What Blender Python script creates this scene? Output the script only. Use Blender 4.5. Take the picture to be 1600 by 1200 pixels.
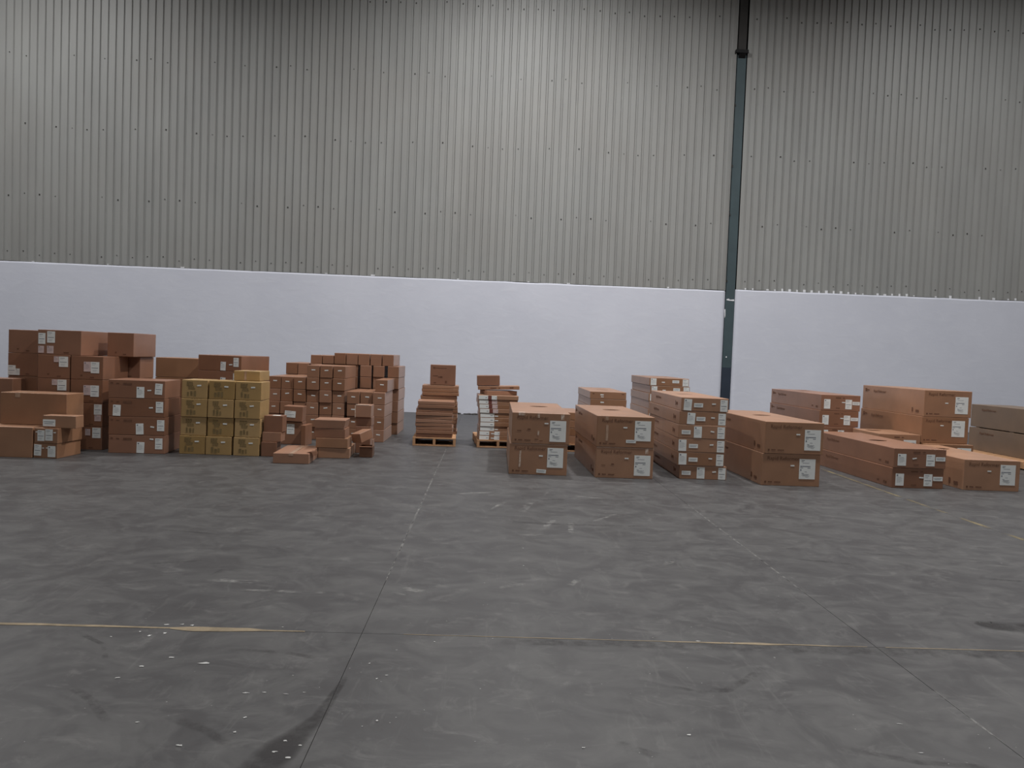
import bpy, bmesh, math, random
from mathutils import Matrix, Vector, noise

R = math.radians
for o in list(bpy.data.objects):
    bpy.data.objects.remove(o, do_unlink=True)
scene = bpy.context.scene
COL = scene.collection

# ------------------------------------------------------------------ camera
F_PX = 1202.0
pitch, roll, yaw = R(2.113), R(2.204), R(1.76)
fwd = Vector((math.sin(yaw) * math.cos(pitch), math.cos(yaw) * math.cos(pitch), -math.sin(pitch)))
right = Vector((math.cos(yaw), -math.sin(yaw), 0))
up = right.cross(fwd)
cx = math.cos(roll) * right + math.sin(roll) * up
cy = -math.sin(roll) * right + math.cos(roll) * up
cam_data = bpy.data.cameras.new('camera')
cam_data.sensor_fit = 'HORIZONTAL'
cam_data.sensor_width = 36.0
cam_data.lens = F_PX / 1600.0 * 36.0
cam_data.clip_end = 200
cam = bpy.data.objects.new('camera', cam_data)
COL.objects.link(cam)
cam.matrix_world = Matrix.Translation((0, 0, 1.5)) @ Matrix((cx, cy, -fwd)).transposed().to_4x4()
scene.camera = cam

# ------------------------------------------------------------------ world and view
world = bpy.data.worlds.new('world')
scene.world = world
world.use_nodes = True
world.node_tree.nodes['Background'].inputs[0].default_value = (0.6, 0.65, 0.72, 1)
world.node_tree.nodes['Background'].inputs[1].default_value = 0.02
scene.view_settings.view_transform = 'Standard'
scene.view_settings.look = 'None'
scene.view_settings.exposure = 0.0
scene.view_settings.gamma = 1.0
scene.view_settings.use_curve_mapping = False
LAMP_W = 1080.0           # watts of one high-bay lamp
LAMPS = [(-11.6, 14.2, 0.50), (0.6, 14.2, 0.58), (12.0, 14.2, 0.30), (23.5, 14.2, 0.2),      # x, y, share of full power
         (-18.0, 8.4, 0.15), (-5.4, 8.4, 0.30), (4.6, 8.4, 0.95), (17.0, 8.4, 0.2),  # unseen row, added to light the carton tops and fronts
         (-18.0, -9.0, 0.10), (-5.4, -9.0, 0.24), (3.6, -9.0, 0.86), (19.0, -9.0, 0.2)]  # unseen row behind the camera, added as fill for the carton fronts

# ------------------------------------------------------------------ materials
def new_mat(name):
    m = bpy.data.materials.new(name)
    m.use_nodes = True
    nt = m.node_tree
    b = nt.nodes['Principled BSDF']
    return m, nt, b

def N(nt, t, **kw):
    n = nt.nodes.new(t)
    for k, v in kw.items():
        if k in n.inputs.keys():
            n.inputs[k].default_value = v
        else:
            setattr(n, k, v)
    return n

def mixc(nt, fac, a, b, blend='MIX'):
    n = nt.nodes.new('ShaderNodeMix')
    n.data_type = 'RGBA'
    n.blend_type = blend
    for sock, v in ((n.inputs[0], fac), (n.inputs[6], a), (n.inputs[7], b)):
        if hasattr(v, 'is_linked') or hasattr(v, 'links'):
            nt.links.new(v, sock)
        elif isinstance(v, (int, float)):
            sock.default_value = v
        else:
            sock.default_value = (*v, 1)
    return n.outputs[2]

def ramp(nt, src, p0, p1, v0=0.0, v1=1.0):
    n = nt.nodes.new('ShaderNodeMapRange')
    n.inputs[1].default_value = p0
    n.inputs[2].default_value = p1
    n.inputs[3].default_value = v0
    n.inputs[4].default_value = v1
    nt.links.new(src, n.inputs[0])
    return n.outputs[0]

def coords(nt, scale=(1, 1, 1), kind='Object', rot=(0, 0, 0)):
    tc = nt.nodes.new('ShaderNodeTexCoord')
    mp = nt.nodes.new('ShaderNodeMapping')
    mp.inputs['Scale'].default_value = scale
    mp.inputs['Rotation'].default_value = rot
    nt.links.new(tc.outputs[kind], mp.inputs[0])
    return mp.outputs[0]

def noise_tex(nt, vec, scale, detail=4.0, rough=0.55, dist=0.0):
    n = N(nt, 'ShaderNodeTexNoise', Scale=scale, Detail=detail, Roughness=rough, Distortion=dist)
    nt.links.new(vec, n.inputs['Vector'])
    return n.outputs['Fac']

def bump(nt, b, h, strength, dist=0.01):
    n = N(nt, 'ShaderNodeBump', Strength=strength, Distance=dist)
    nt.links.new(h, n.inputs['Height'])
    nt.links.new(n.outputs[0], b.inputs['Normal'])

def board(name, col, dark=0.8, rough=0.40):
    """corrugated cardboard: kraft paper with fibres, faint scuffs and a tone of its own for each carton"""
    m, nt, b = new_mat(name)
    v = coords(nt)
    n1 = noise_tex(nt, v, 2.3, 5)
    n2 = noise_tex(nt, coords(nt, (3, 3, 40)), 6.0, 3)
    c = mixc(nt, ramp(nt, n1, 0.3, 0.72), [x * dark for x in col], [min(1, x * 1.07) for x in col])
    c = mixc(nt, ramp(nt, n2, 0.35, 0.75, 0, 0.22), c, [x * 0.72 for x in col])
    oi = nt.nodes.new('ShaderNodeObjectInfo')
    hsv = nt.nodes.new('ShaderNodeHueSaturation')
    nt.links.new(c, hsv.inputs['Color'])
    nt.links.new(ramp(nt, oi.outputs['Random'], 0, 1, 0.86, 1.12), hsv.inputs['Value'])
    nt.links.new(ramp(nt, oi.outputs['Random'], 0, 1, 1.05, 0.94), hsv.inputs['Saturation'])
    nt.links.new(hsv.outputs[0], b.inputs['Base Color'])
    b.inputs['Roughness'].default_value = rough
    b.inputs['Specular IOR Level'].default_value = 0.9
    b.inputs['Sheen Weight'].default_value = 0.06
    b.inputs['Sheen Roughness'].default_value = 0.35
    bump(nt, b, n2, 0.12, 0.004)
    return m

def plain(name, col, rough=0.6, spec=0.4, var=0.12, scale=6.0, metallic=0.0):
    m, nt, b = new_mat(name)
    n1 = noise_tex(nt, coords(nt), scale, 4)
    c = mixc(nt, ramp(nt, n1, 0.3, 0.7), [x * (1 - var) for x in col], [min(1, x * (1 + var)) for x in col])
    nt.links.new(c, b.inputs['Base Color'])
    b.inputs['Roughness'].default_value = rough
    b.inputs['Specular IOR Level'].default_value = spec
    b.inputs['Metallic'].default_value = metallic
    return m

M = {}
M['brown'] = board('kraft_cardboard', (0.325, 0.164, 0.088))
M['small'] = board('small_carton_cardboard', (0.31, 0.153, 0.088))
M['redbrown'] = board('red_brown_cardboard', (0.255, 0.117, 0.065))
M['duskbrown'] = board('dusky_cardboard', (0.165, 0.105, 0.062))
M['olive'] = board('olive_cardboard', (0.41, 0.258, 0.098))
M['paper'] = plain('label_paper', (0.74, 0.76, 0.75), 0.55, 0.4, 0.03, 9)
M['pinkpaper'] = plain('pink_label_paper', (0.60, 0.47, 0.46), 0.55, 0.4, 0.05, 9)
M['ink'] = plain('dark_ink', (0.15, 0.075, 0.048), 0.7, 0.2, 0.2, 30)
M['labelink'] = plain('grey_label_ink', (0.20, 0.215, 0.25), 0.7, 0.2, 0.2, 30)
M['oliveink'] = plain('olive_carton_ink', (0.20, 0.142, 0.066), 0.7, 0.2, 0.25, 20)
M['brownbar'] = plain('maroon_label_stripe', (0.17, 0.055, 0.045), 0.6, 0.3, 0.2, 20)
M['wood'] = plain('pallet_pine', (0.44, 0.25, 0.135), 0.7, 0.3, 0.22, 5)
M['steel'] = plain('column_paint', (0.052, 0.078, 0.088), 0.5, 0.4, 0.15, 1.5)
M['navy'] = plain('navy_column_paint', (0.026, 0.036, 0.055), 0.5, 0.4, 0.15, 1.5)
M['darksteel'] = plain('dark_column_steel', (0.040, 0.038, 0.036), 0.6, 0.3, 0.2, 2)
M['black'] = plain('black_bracket', (0.008, 0.008, 0.009), 0.6, 0.3, 0.2, 8)
M['roof'] = plain('roof_sheet', (0.36, 0.37, 0.37), 0.6, 0.3, 0.05, 1)
M['sidewall'] = plain('side_wall_paint', (0.40, 0.41, 0.41), 0.7, 0.3, 0.05, 1)
M['lampbody'] = plain('lamp_housing', (0.35, 0.36, 0.37), 0.4, 0.5, 0.05, 4, 0.6)

# clear packing tape: thin glossy film
m, nt, b = new_mat('packing_tape')
nt.links.new(mixc(nt, ramp(nt, noise_tex(nt, coords(nt), 14, 3), 0.35, 0.65), (0.36, 0.225, 0.15), (0.46, 0.32, 0.235)), b.inputs['Base Color'])
b.inputs['Roughness'].default_value = 0.22
b.inputs['Specular IOR Level'].default_value = 0.6
M['tape'] = m
m, nt, b = new_mat('white_tape_scrap')
nt.links.new(mixc(nt, ramp(nt, noise_tex(nt, coords(nt), 30, 3), 0.4, 0.6), (0.42, 0.28, 0.20), (0.62, 0.52, 0.45)), b.inputs['Base Color'])
b.inputs['Roughness'].default_value = 0.35
M['whitetape'] = m

# whitewashed plaster
m, nt, b = new_mat('white_plaster')
v = coords(nt)
n1 = noise_tex(nt, v, 0.55, 6, 0.6)
n2 = noise_tex(nt, coords(nt, (1, 1, 2.2)), 2.4, 6, 0.6, 0.6)
c = mixc(nt, ramp(nt, n1, 0.35, 0.65), (0.575, 0.595, 0.675), (0.615, 0.635, 0.715))
c = mixc(nt, ramp(nt, n2, 0.52, 0.72, 0, 0.35), c, (0.66, 0.68, 0.75))
nt.links.new(c, b.inputs['Base Color'])
b.inputs['Roughness'].default_value = 0.75
b.inputs['Specular IOR Level'].default_value = 0.25
bump(nt, b, n2, 0.2, 0.02)
M['plaster'] = m
M['plasterdab'] = plain('plaster_dab', (0.72, 0.73, 0.76), 0.8, 0.2, 0.08, 10)

# painted trapezoidal sheet
m, nt, b = new_mat('cladding_paint')
v = coords(nt, (1, 1, 1), 'Generated')
tc = nt.nodes.new('ShaderNodeNewGeometry')
mp = nt.nodes.new('ShaderNodeMapping')
mp.inputs['Scale'].default_value = (1, 1, 0.22)
nt.links.new(tc.outputs['Position'], mp.inputs[0])
n1 = noise_tex(nt, mp.outputs[0], 1.6, 6, 0.65)
n2 = noise_tex(nt, tc.outputs['Position'], 0.4, 3)
c = mixc(nt, ramp(nt, n1, 0.35, 0.7), (0.262, 0.266, 0.260), (0.305, 0.31, 0.302))
c = mixc(nt, ramp(nt, n2, 0.4, 0.7, 0, 0.3), c, (0.27, 0.257, 0.24))
nt.links.new(c, b.inputs['Base Color'])
b.inputs['Roughness'].default_value = 0.55
b.inputs['Specular IOR Level'].default_value = 0.4
M['cladding'] = m

# worn power-floated concrete
m, nt, b = new_mat('concrete_floor')
g = nt.nodes.new('ShaderNodeNewGeometry').outputs['Position']
def gmap(scale, rz=0.0):
    mp = nt.nodes.new('ShaderNodeMapping')
    mp.inputs['Scale'].default_value = scale
    mp.inputs['Rotation'].default_value = (0, 0, rz)
    nt.links.new(g, mp.inputs[0])
    return mp.outputs[0]
n_big = noise_tex(nt, gmap((1, 1, 1)), 0.32, 5, 0.6, 0.4)
n_mid = noise_tex(nt, gmap((1.0, 1.25, 1), 0.3), 2.6, 8, 0.72, 0.8)
n_fine = noise_tex(nt, gmap((1, 1, 1)), 14.0, 6, 0.7)
n_scf = noise_tex(nt, gmap((0.9, 3.4, 1), 0.22), 2.2, 7, 0.72, 1.2)
n_scl = noise_tex(nt, gmap((4.2, 0.8, 1), -0.35), 2.0, 7, 0.72, 1.3)
n_hz = noise_tex(nt, gmap((1.6, 2.4, 1), 0.05), 2.6, 6, 0.7, 0.9)
n_spk = noise_tex(nt, gmap((1, 1, 1)), 26.0, 2, 0.5)
c = mixc(nt, ramp(nt, n_big, 0.3, 0.7), (0.041, 0.0395, 0.0415), (0.055, 0.0535, 0.0545))
c = mixc(nt, ramp(nt, n_mid, 0.44, 0.66, 0, 0.75), c, (0.086, 0.0845, 0.083))
c = mixc(nt, ramp(nt, n_mid, 0.50, 0.30, 0, 0.6), c, (0.036, 0.0335, 0.0355))
c = mixc(nt, ramp(nt, n_scf, 0.56, 0.70, 0, 0.5), c, (0.042, 0.039, 0.041))
c = mixc(nt, ramp(nt, n_scl, 0.57, 0.74, 0, 0.45), c, (0.14, 0.137, 0.133))
c = mixc(nt, ramp(nt, n_hz, 0.56, 0.68, 0, 0.5), c, (0.125, 0.122, 0.119))
c = mixc(nt, ramp(nt, n_fine, 0.35, 0.7, 0, 0.25), c, (0.048, 0.0455, 0.0465))
c = mixc(nt, ramp(nt, n_spk, 0.765, 0.80, 0, 0.6), c, (0.34, 0.33, 0.32))
nt.links.new(c, b.inputs['Base Color'])
nt.links.new(ramp(nt, n_mid, 0.3, 0.7, 0.42, 0.54), b.inputs['Roughness'])
b.inputs['Specular IOR Level'].default_value = 0.5
bump(nt, b, n_fine, 0.10, 0.004)
M['floor'] = m
M['joint'] = plain('joint_bed', (0.07, 0.066, 0.065), 0.9, 0.2, 0.25, 9)
M['sealant'] = plain('joint_sealant', (0.22, 0.175, 0.115), 0.7, 0.3, 0.3, 9)
M['whitepaint'] = plain('white_paint_fleck', (0.44, 0.44, 0.43), 0.6, 0.3, 0.1, 20)

def worn(name, col, lo, hi, scale, stretch=(1, 1, 1), most=1.0):
    """paint or dirt that has worn through to the concrete in places; edges fade out"""
    m, nt, b = new_mat(name)
    b.inputs['Base Color'].default_value = (*col, 1)
    b.inputs['Roughness'].default_value = 0.6
    b.inputs['Specular IOR Level'].default_value = 0.3
    g = nt.nodes.new('ShaderNodeNewGeometry').outputs['Position']
    mp = nt.nodes.new('ShaderNodeMapping')
    mp.inputs['Scale'].default_value = stretch
    nt.links.new(g, mp.inputs[0])
    n = noise_tex(nt, mp.outputs[0], scale, 6, 0.7)
    at = nt.nodes.new('ShaderNodeAttribute')
    at.attribute_name = 'fade'
    mu = nt.nodes.new('ShaderNodeMath'); mu.operation = 'MULTIPLY'
    nt.links.new(ramp(nt, n, lo, hi, 0, most), mu.inputs[0])
    nt.links.new(at.outputs['Fac'], mu.inputs[1])
    nt.links.new(mu.outputs[0], b.inputs['Alpha'])
    return m
M['yellow'] = worn('worn_yellow_paint', (0.25, 0.20, 0.11), 0.42, 0.60, 3.0, (1, 1, 1), 0.75)
M['soot'] = worn('dark_floor_stain', (0.03, 0.027, 0.028), 0.30, 0.58, 4.0, (1, 1, 1), 0.75)
M['scuff'] = worn('floor_scuff', (0.045, 0.041, 0.042), 0.40, 0.66, 9.0, (1, 1, 1), 0.42)
M['chalk'] = worn('pale_scratch', (0.28, 0.275, 0.265), 0.42, 0.62, 12.0, (1, 1, 1), 0.6)

# ------------------------------------------------------------------ mesh helpers
def link(name, me, mat=None, parent=None, mw=None):
    o = bpy.data.objects.new(name, me)
    COL.objects.link(o)
    if mat is not None and me is not None and not me.materials:
        me.materials.append(mat)
    if parent is not None:
        o.parent = parent
    if mw is not None:
        o.matrix_local = mw
    if name in ('printed_words', 'printed_mark', 'label_print'):
        o['kind'] = 'stuff'
    return o

def from_bm(name, bm, mat=None, smooth=False):
    bmesh.ops.recalc_face_normals(bm, faces=bm.faces)
    me = bpy.data.meshes.new(name)
    bm.to_mesh(me)
    bm.free()
    if mat is not None:
        me.materials.append(mat)
    if smooth:
        for p in me.polygons:
            p.use_smooth = True
    return me

def add_box(bm, x0, x1, y0, y1, z0, z1):
    v = [bm.verts.new(p) for p in ((x0, y0, z0), (x1, y0, z0), (x1, y1, z0), (x0, y1, z0),
                                   (x0, y0, z1), (x1, y0, z1), (x1, y1, z1), (x0, y1, z1))]
    for f in ((0, 3, 2, 1), (4, 5, 6, 7), (0, 1, 5, 4), (1, 2, 6, 5), (2, 3, 7, 6), (3, 0, 4, 7)):
        bm.faces.new([v[i] for i in f])
    return v

def box_mesh(name, x0, x1, y0, y1, z0, z1, mat, bevel=0.0):
    bm = bmesh.new()
    add_box(bm, x0, x1, y0, y1, z0, z1)
    if bevel:
        bmesh.ops.bevel(bm, geom=bm.edges[:], offset=bevel, segments=2, affect='EDGES', profile=0.6)
    return from_bm(name, bm, mat)

def struct(o):
    o['kind'] = 'structure'
    return o

def tag(o, label, cat, group=None):
    o['label'] = label
    o['category'] = cat
    if group:
        o['group'] = group
    return o

# ------------------------------------------------------------------ the hall
WALL_Y = 19.14
X0, X1 = -24.0, 27.0
TOPZ = 13.2
REAR = -22.0
JX = (-0.62, 2.15, 4.92)
JY = 4.045

floor = struct(link('floor', box_mesh('floor_bed', X0, X1, REAR, WALL_Y + 0.6, -0.30, -0.006, M['joint'])))
gap = 0.0016
xs = [X0, *JX, X1]
ys = [REAR, JY, WALL_Y + 0.6]
for i in range(len(xs) - 1):
    for j in range(len(ys) - 1):
        link('floor_slab', box_mesh('floor_slab', xs[i] + gap, xs[i + 1] - gap, ys[j] + gap, ys[j + 1] - gap, -0.005, 0.0, M['floor']), None, floor)

COLX0, COLX1 = 5.86, 6.09            # steel column face
wall_back = bpy.data.objects.new('wall_back', None)
COL.objects.link(wall_back)
struct(wall_back)

def plaster_block(x0, x1, top, round_left, round_right, seed):
    """thick masonry dado with a hand-plastered top edge and rounded reveals beside the column"""
    bm = bmesh.new()
    n = max(8, int((x1 - x0) / 0.25))
    rnd = random.Random(seed)
    fr, bk = WALL_Y, WALL_Y + 0.32
    rr = 0.10
    prof = []
    if round_left:
        prof.append((x0, bk))
        for a in range(6):
            t = a / 5 * math.pi / 2
            prof.append((x0 + rr - rr * math.cos(t), fr + rr - rr * math.sin(t)))
    else:
        prof += [(x0, bk), (x0, fr)]
    for i in range(1, n):
        x = x0 + (x1 - x0) * i / n
        if (round_left and x < x0 + rr * 1.2) or (round_right and x > x1 - rr * 1.2):
            continue
        prof.append((x, fr))
    if round_right:
        for a in range(6):
            t = a / 5 * math.pi / 2
            prof.append((x1 - rr + rr * math.sin(t), fr + rr - rr * math.cos(t)))
        prof.append((x1, bk))
    else:
        prof += [(x1, fr), (x1, bk)]
    cols = []
    for (x, y) in prof:
        dz = 0.012 * noise.noise((x * 1.7, seed, 0)) + 0.008 * noise.noise((x * 6, seed, 3))
        col = []
        for k, z in enumerate((0, 0.4, 0.9, 1.6, 2.4, top - 0.03 + dz, top + dz)):
            dy = 0.006 * noise.noise((x * 0.9, z * 0.9, seed)) if y < bk else 0
            if k == 6 and y < bk:
                dy += 0.018
            col.append(bm.verts.new((x, y + dy, z)))
        cols.append(col)
    for a, b_ in zip(cols, cols[1:]):
        for k in range(6):
            bm.faces.new((a[k], b_[k], b_[k + 1], a[k + 1]))
    bm.faces.new([c[6] for c in cols])
    me = from_bm('masonry_dado', bm, M['plaster'])
    return link('masonry_dado', me, None, wall_back)

plaster_block(X0, 5.856, 3.325, False, True, 1)
plaster_block(6.094, X1, 3.365, True, False, 2)

# cladding: trapezoidal sheets of six ribs
PITCH = 0.187
RIBS = 6
SHEET_W = PITCH * RIBS
def sheet_mesh(ribs):
    bm = bmesh.new()
    pts = []
    for i in range(ribs):
        x = i * PITCH
        pts += [(x, 0.0), (x + 0.120, 0.0), (x + 0.140, 0.030), (x + 0.170, 0.030)]
    pts.append((ribs * PITCH, 0.0))
    zs = (0, TOPZ - 3.33)
    rows = [[bm.verts.new((x, y, z)) for x, y in pts] for z in zs]
    for a in range(len(pts) - 1):
        bm.faces.new((rows[0][a], rows[0][a + 1], rows[1][a + 1], rows[1][a]))
    back = [[bm.verts.new((x, y + 0.004, z)) for x, y in pts] for z in zs]
    for a in range(len(pts) - 1):
        bm.faces.new((back[0][a + 1], back[0][a], back[1][a], back[1][a + 1]))
        bm.faces.new((rows[0][a], back[0][a], back[0][a + 1], rows[0][a + 1]))
    return from_bm('cladding_sheet', bm, M['cladding'])
def screws_mesh(ribs, seed):
    bm = bmesh.new()
    rnd = random.Random(seed)
    for z in (0.22, 1.62, 3.3, 5.0, 6.7):
        for i in range(0, ribs, 2):
            if rnd.random() < 0.4:
                continue
            x = i * PITCH + 0.06 + rnd.uniform(-0.02, 0.02)
            zz = z + rnd.uniform(-0.05, 0.05)
            s = rnd.uniform(0.006, 0.013)
            add_box(bm, x - s, x + s, -0.012, 0.0, zz - s * 1.2, zz + s * 1.2)
    return from_bm('fixing_screws', bm, M['darksteel'])
sheet6 = sheet_mesh(RIBS)
scr = [screws_mesh(RIBS, s) for s in range(3)]
TRIM_L, TRIM_R = 5.70, 6.26
CLAD_Y = WALL_Y + 0.06
x = TRIM_L - SHEET_W
k = 0
while x > X0 - SHEET_W:
    s = link('cladding_sheet', sheet6, None, wall_back, Matrix.Translation((x, CLAD_Y, 3.33)))
    if x > -14:
        q = link('fixing_screws', scr[k % 3], None, s)
        q['kind'] = 'stuff'
    x -= SHEET_W
    k += 1
x = TRIM_R
while x < X1:
    s = link('cladding_sheet', sheet6, None, wall_back, Matrix.Translation((x, CLAD_Y, 3.37)))
    if x < 15:
        q = link('fixing_screws', scr[k % 3], None, s)
        q['kind'] = 'stuff'
    x += SHEET_W
    k += 1
# flat corner trims either side of the column, a backing behind everything, and the drip strip
for a, b_, z in ((TRIM_L - 0.004, COLX0 - 0.03, 3.33), (COLX1 + 0.03, TRIM_R + 0.004, 3.37)):
    bm = bmesh.new()
    add_box(bm, a, b_, CLAD_Y + 0.004, CLAD_Y + 0.012, z, TOPZ)
    if b_ < COLX0:
        add_box(bm, b_ - 0.014, b_, CLAD_Y - 0.05, CLAD_Y + 0.004, z, TOPZ)
    else:
        add_box(bm, b_ - 0.03, b_ - 0.012, CLAD_Y - 0.012, CLAD_Y + 0.004, z, TOPZ)
    link('corner_trim', from_bm('corner_trim', bm, M['cladding']), None, wall_back)
link('backing', box_mesh('backing', X0, X1, WALL_Y + 0.34, WALL_Y + 0.5, 0, TOPZ, M['darksteel']), None, wall_back)
def drip(x0, x1, z, seed):
    bm = bmesh.new()
    n = int((x1 - x0) / 0.3)
    prev = None
    for i in range(n + 1):
        x = x0 + (x1 - x0) * i / n
        t = 0.012 + 0.02 * max(0, noise.noise((x * 0.8, seed, 0.3)))
        cur = [bm.verts.new((x, WALL_Y + 0.035, z)), bm.verts.new((x, WALL_Y + 0.035, z + t)), bm.verts.new((x, CLAD_Y + 0.05, z + t)), bm.verts.new((x, CLAD_Y + 0.05, z))]
        if prev:
            for k in range(4):
                bm.faces.new((prev[k], cur[k], cur[(k + 1) % 4], prev[(k + 1) % 4]))
        else:
            bm.faces.new(cur)
        prev = cur
    bm.faces.new(prev)
    link('drip_strip', from_bm('drip_strip', bm, M['darksteel']), None, wall_back)
drip(X0, 5.80, 3.322, 5)
drip(6.13, X1, 3.358, 9)
bm = bmesh.new()
rnd = random.Random(4)
xx = 6.35
while xx < 13.4:
    if rnd.random() < (0.9 if xx < 9.5 else 0.45):
        w, h = rnd.uniform(0.015, 0.035), rnd.uniform(0.03, 0.07)
        add_box(bm, xx - w, xx + w, WALL_Y + 0.045, WALL_Y + 0.07, 3.36, 3.37 + h)
    xx += PITCH
for xx in (-11.2, -9.4, -7.6, -4.1, -2.95, -0.85, 0.9, 1.9, 4.4):
    w = rnd.uniform(0.02, 0.05)
    add_box(bm, xx - w, xx + w, WALL_Y + 0.045, WALL_Y + 0.07, 3.32, 3.33 + rnd.uniform(0.02, 0.05))
o = link('plaster_dabs', from_bm('plaster_dabs', bm, M['plasterdab']), None, wall_back)
o['kind'] = 'stuff'
# crumbs of plaster lying along the foot of the wall
bm = bmesh.new()
for xx in (-1.5, -0.75, -0.55, -0.45, -0.3, 0.05, 3.1, 7.1):
    bmesh.ops.create_icosphere(bm, subdivisions=1, radius=rnd.uniform(0.02, 0.05), matrix=Matrix.Translation((xx, WALL_Y - 0.06, 0.012)) @ Matrix.Diagonal((2.4, 1, 0.6, 1)))
o = link('plaster_crumbs', from_bm('plaster_crumbs', bm, M['joint']), None, wall_back)
o['kind'] = 'stuff'

# the other sides of the hall, out of the picture
struct(link('wall_left', box_mesh('wall_left', X0 - 0.3, X0, REAR, WALL_Y + 0.5, 0, TOPZ, M['sidewall'])))
struct(link('wall_right', box_mesh('wall_right', X1, X1 + 0.3, REAR, WALL_Y + 0.5, 0, TOPZ, M['sidewall'])))
struct(link('wall_front', box_mesh('wall_front', X0 - 0.3, X1 + 0.3, REAR - 0.3, REAR, 0, TOPZ, M['sidewall'])))
struct(link('ceiling', box_mesh('ceiling', X0 - 0.3, X1 + 0.3, REAR - 0.3, WALL_Y + 0.5, TOPZ, TOPZ + 0.2, M['roof'])))

# steel column
column = bpy.data.objects.new('steel_column', None)
COL.objects.link(column)
struct(column)
column['label'] = 'dark blue-grey steel column standing in a slot of the white wall'
CY = WALL_Y + 0.055
def i_section(name, x0, x1, y, z0, z1, mat):
    bm = bmesh.new()
    xm = (x0 + x1) / 2
    add_box(bm, x0, x1, y, y + 0.014, z0, z1)
    add_box(bm, xm - 0.006, xm + 0.006, y + 0.014, y + 0.20, z0, z1)
    add_box(bm, x0, x1, y + 0.20, y + 0.214, z0, z1)
    return link(name, from_bm(name, bm, mat), None, column)
i_section('painted_foot', COLX0, COLX1, CY, 0, 1.41, M['navy'])
i_section('column_shaft', COLX0, COLX1, CY, 1.41, 9.18, M['steel'])
i_section('upper_shaft', COLX0 + 0.01, COLX1 - 0.01, CY + 0.01, 9.26, TOPZ, M['darksteel'])
bm = bmesh.new()
add_box(bm, COLX0 - 0.06, COLX1 + 0.02, CY - 0.10, CY + 0.2, 9.18, 9.26)
v = [bm.verts.new(p) for p in ((COLX0 + 0.03, CY, 9.18), (COLX0 + 0.03, CY - 0.09, 9.18), (COLX0 + 0.03, CY, 9.08),
                               (COLX1 - 0.03, CY, 9.18), (COLX1 - 0.03, CY - 0.09, 9.18), (COLX1 - 0.03, CY, 9.08))]
for f in ((0, 1, 2), (3, 5, 4), (0, 3, 4, 1), (1, 4, 5, 2), (2, 5, 3, 0)):
    bm.faces.new([v[i] for i in f])
link('bracket', from_bm('bracket', bm, M['black']), None, column)
def blob_mesh(name, pts, y, t, mat):
    bm = bmesh.new()
    a = [bm.verts.new((px, y, pz)) for px, pz in pts]
    b2 = [bm.verts.new((px, y - t, pz)) for px, pz in pts]
    bm.faces.new(a); bm.faces.new(b2[::-1])
    for i in range(len(pts)):
        j = (i + 1) % len(pts)
        bm.faces.new((a[i], a[j], b2[j], b2[i]))
    return from_bm(name, bm, mat)
link('plaster_smear', blob_mesh('plaster_smear', [(5.885, 3.12), (5.94, 3.135), (5.97, 3.11), (6.08, 3.12), (6.085, 3.08), (5.95, 3.085), (5.89, 3.095)], CY, 0.004, M['plasterdab']), None, column)
link('plaster_smear', blob_mesh('plaster_smear', [(5.845, 2.86), (5.87, 2.87), (5.875, 2.70), (5.86, 2.64)], CY, 0.004, M['plasterdab']), None, column)
link('plaster_smear', blob_mesh('plaster_smear', [(5.935, 1.68), (5.96, 1.69), (5.965, 1.66), (5.94, 1.655)], CY, 0.004, M['plasterdab']), None, column)
bm = bmesh.new()
for z in (3.55, 5.2, 6.4, 7.9):
    add_box(bm, COLX0 - 0.012, COLX0 + 0.02, CY - 0.02, CY, z, z + 0.05)
o = link('cleat', from_bm('cleats', bm, M['darksteel']), None, column)

# ------------------------------------------------------------------ high-bay lamps (above the picture)
def lamp(x, y, on, label):
    root = bpy.data.objects.new('high_bay_lamp', None)
    COL.objects.link(root)
    root.location = (x, y, 12.1)
    tag(root, label, 'lamp', 'high-bay lamps under the roof')
    bm = bmesh.new()
    prof = [(0.10, 0.42), (0.14, 0.30), (0.24, 0.18), (0.34, 0.06), (0.38, 0.0), (0.365, 0.0), (0.32, 0.06), (0.22, 0.17), (0.12, 0.28)]
    rings = []
    for r_, z in prof:
        rings.append([bm.verts.new((r_ * math.cos(a * math.tau / 24), r_ * math.sin(a * math.tau / 24), z)) for a in range(24)])
    for a, b_ in zip(rings, rings[1:]):
        for i in range(24):
            bm.faces.new((a[i], a[(i + 1) % 24], b_[(i + 1) % 24], b_[i]))
    bm.faces.new(rings[0])
    bm.faces.new(rings[-1])
    link('reflector', from_bm('reflector', bm, M['lampbody']), None, root)
    link('hanger', box_mesh('hanger', -0.012, 0.012, -0.012, 0.012, 0.42, TOPZ - 12.1, M['darksteel']), None, root)
    if on > 0:
        ld = bpy.data.lights.new('lamp_light', 'AREA')
        ld.shape = 'DISK'
        ld.size = 0.66
        ld.spread = R(162)
        ld.energy = LAMP_W * on
        ld.color = (1.0, 0.985, 0.97)
        lo = bpy.data.objects.new('lamp_light', ld)
        COL.objects.link(lo)
        lo.parent = root
        lo.location = (0, 0, -0.01)
for i, (lx, ly, on) in enumerate(LAMPS):
    side = ['leftmost', 'left-centre', 'right-centre', 'rightmost'][i % 4]
    dep = 'nearest the back wall' if ly > 10 else 'added fill over open floor' if ly > 0 else 'added fill behind the photographer'
    lamp(lx, ly, on, f'grey high-bay lamp in the {side} line of the roof, {dep}')

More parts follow.
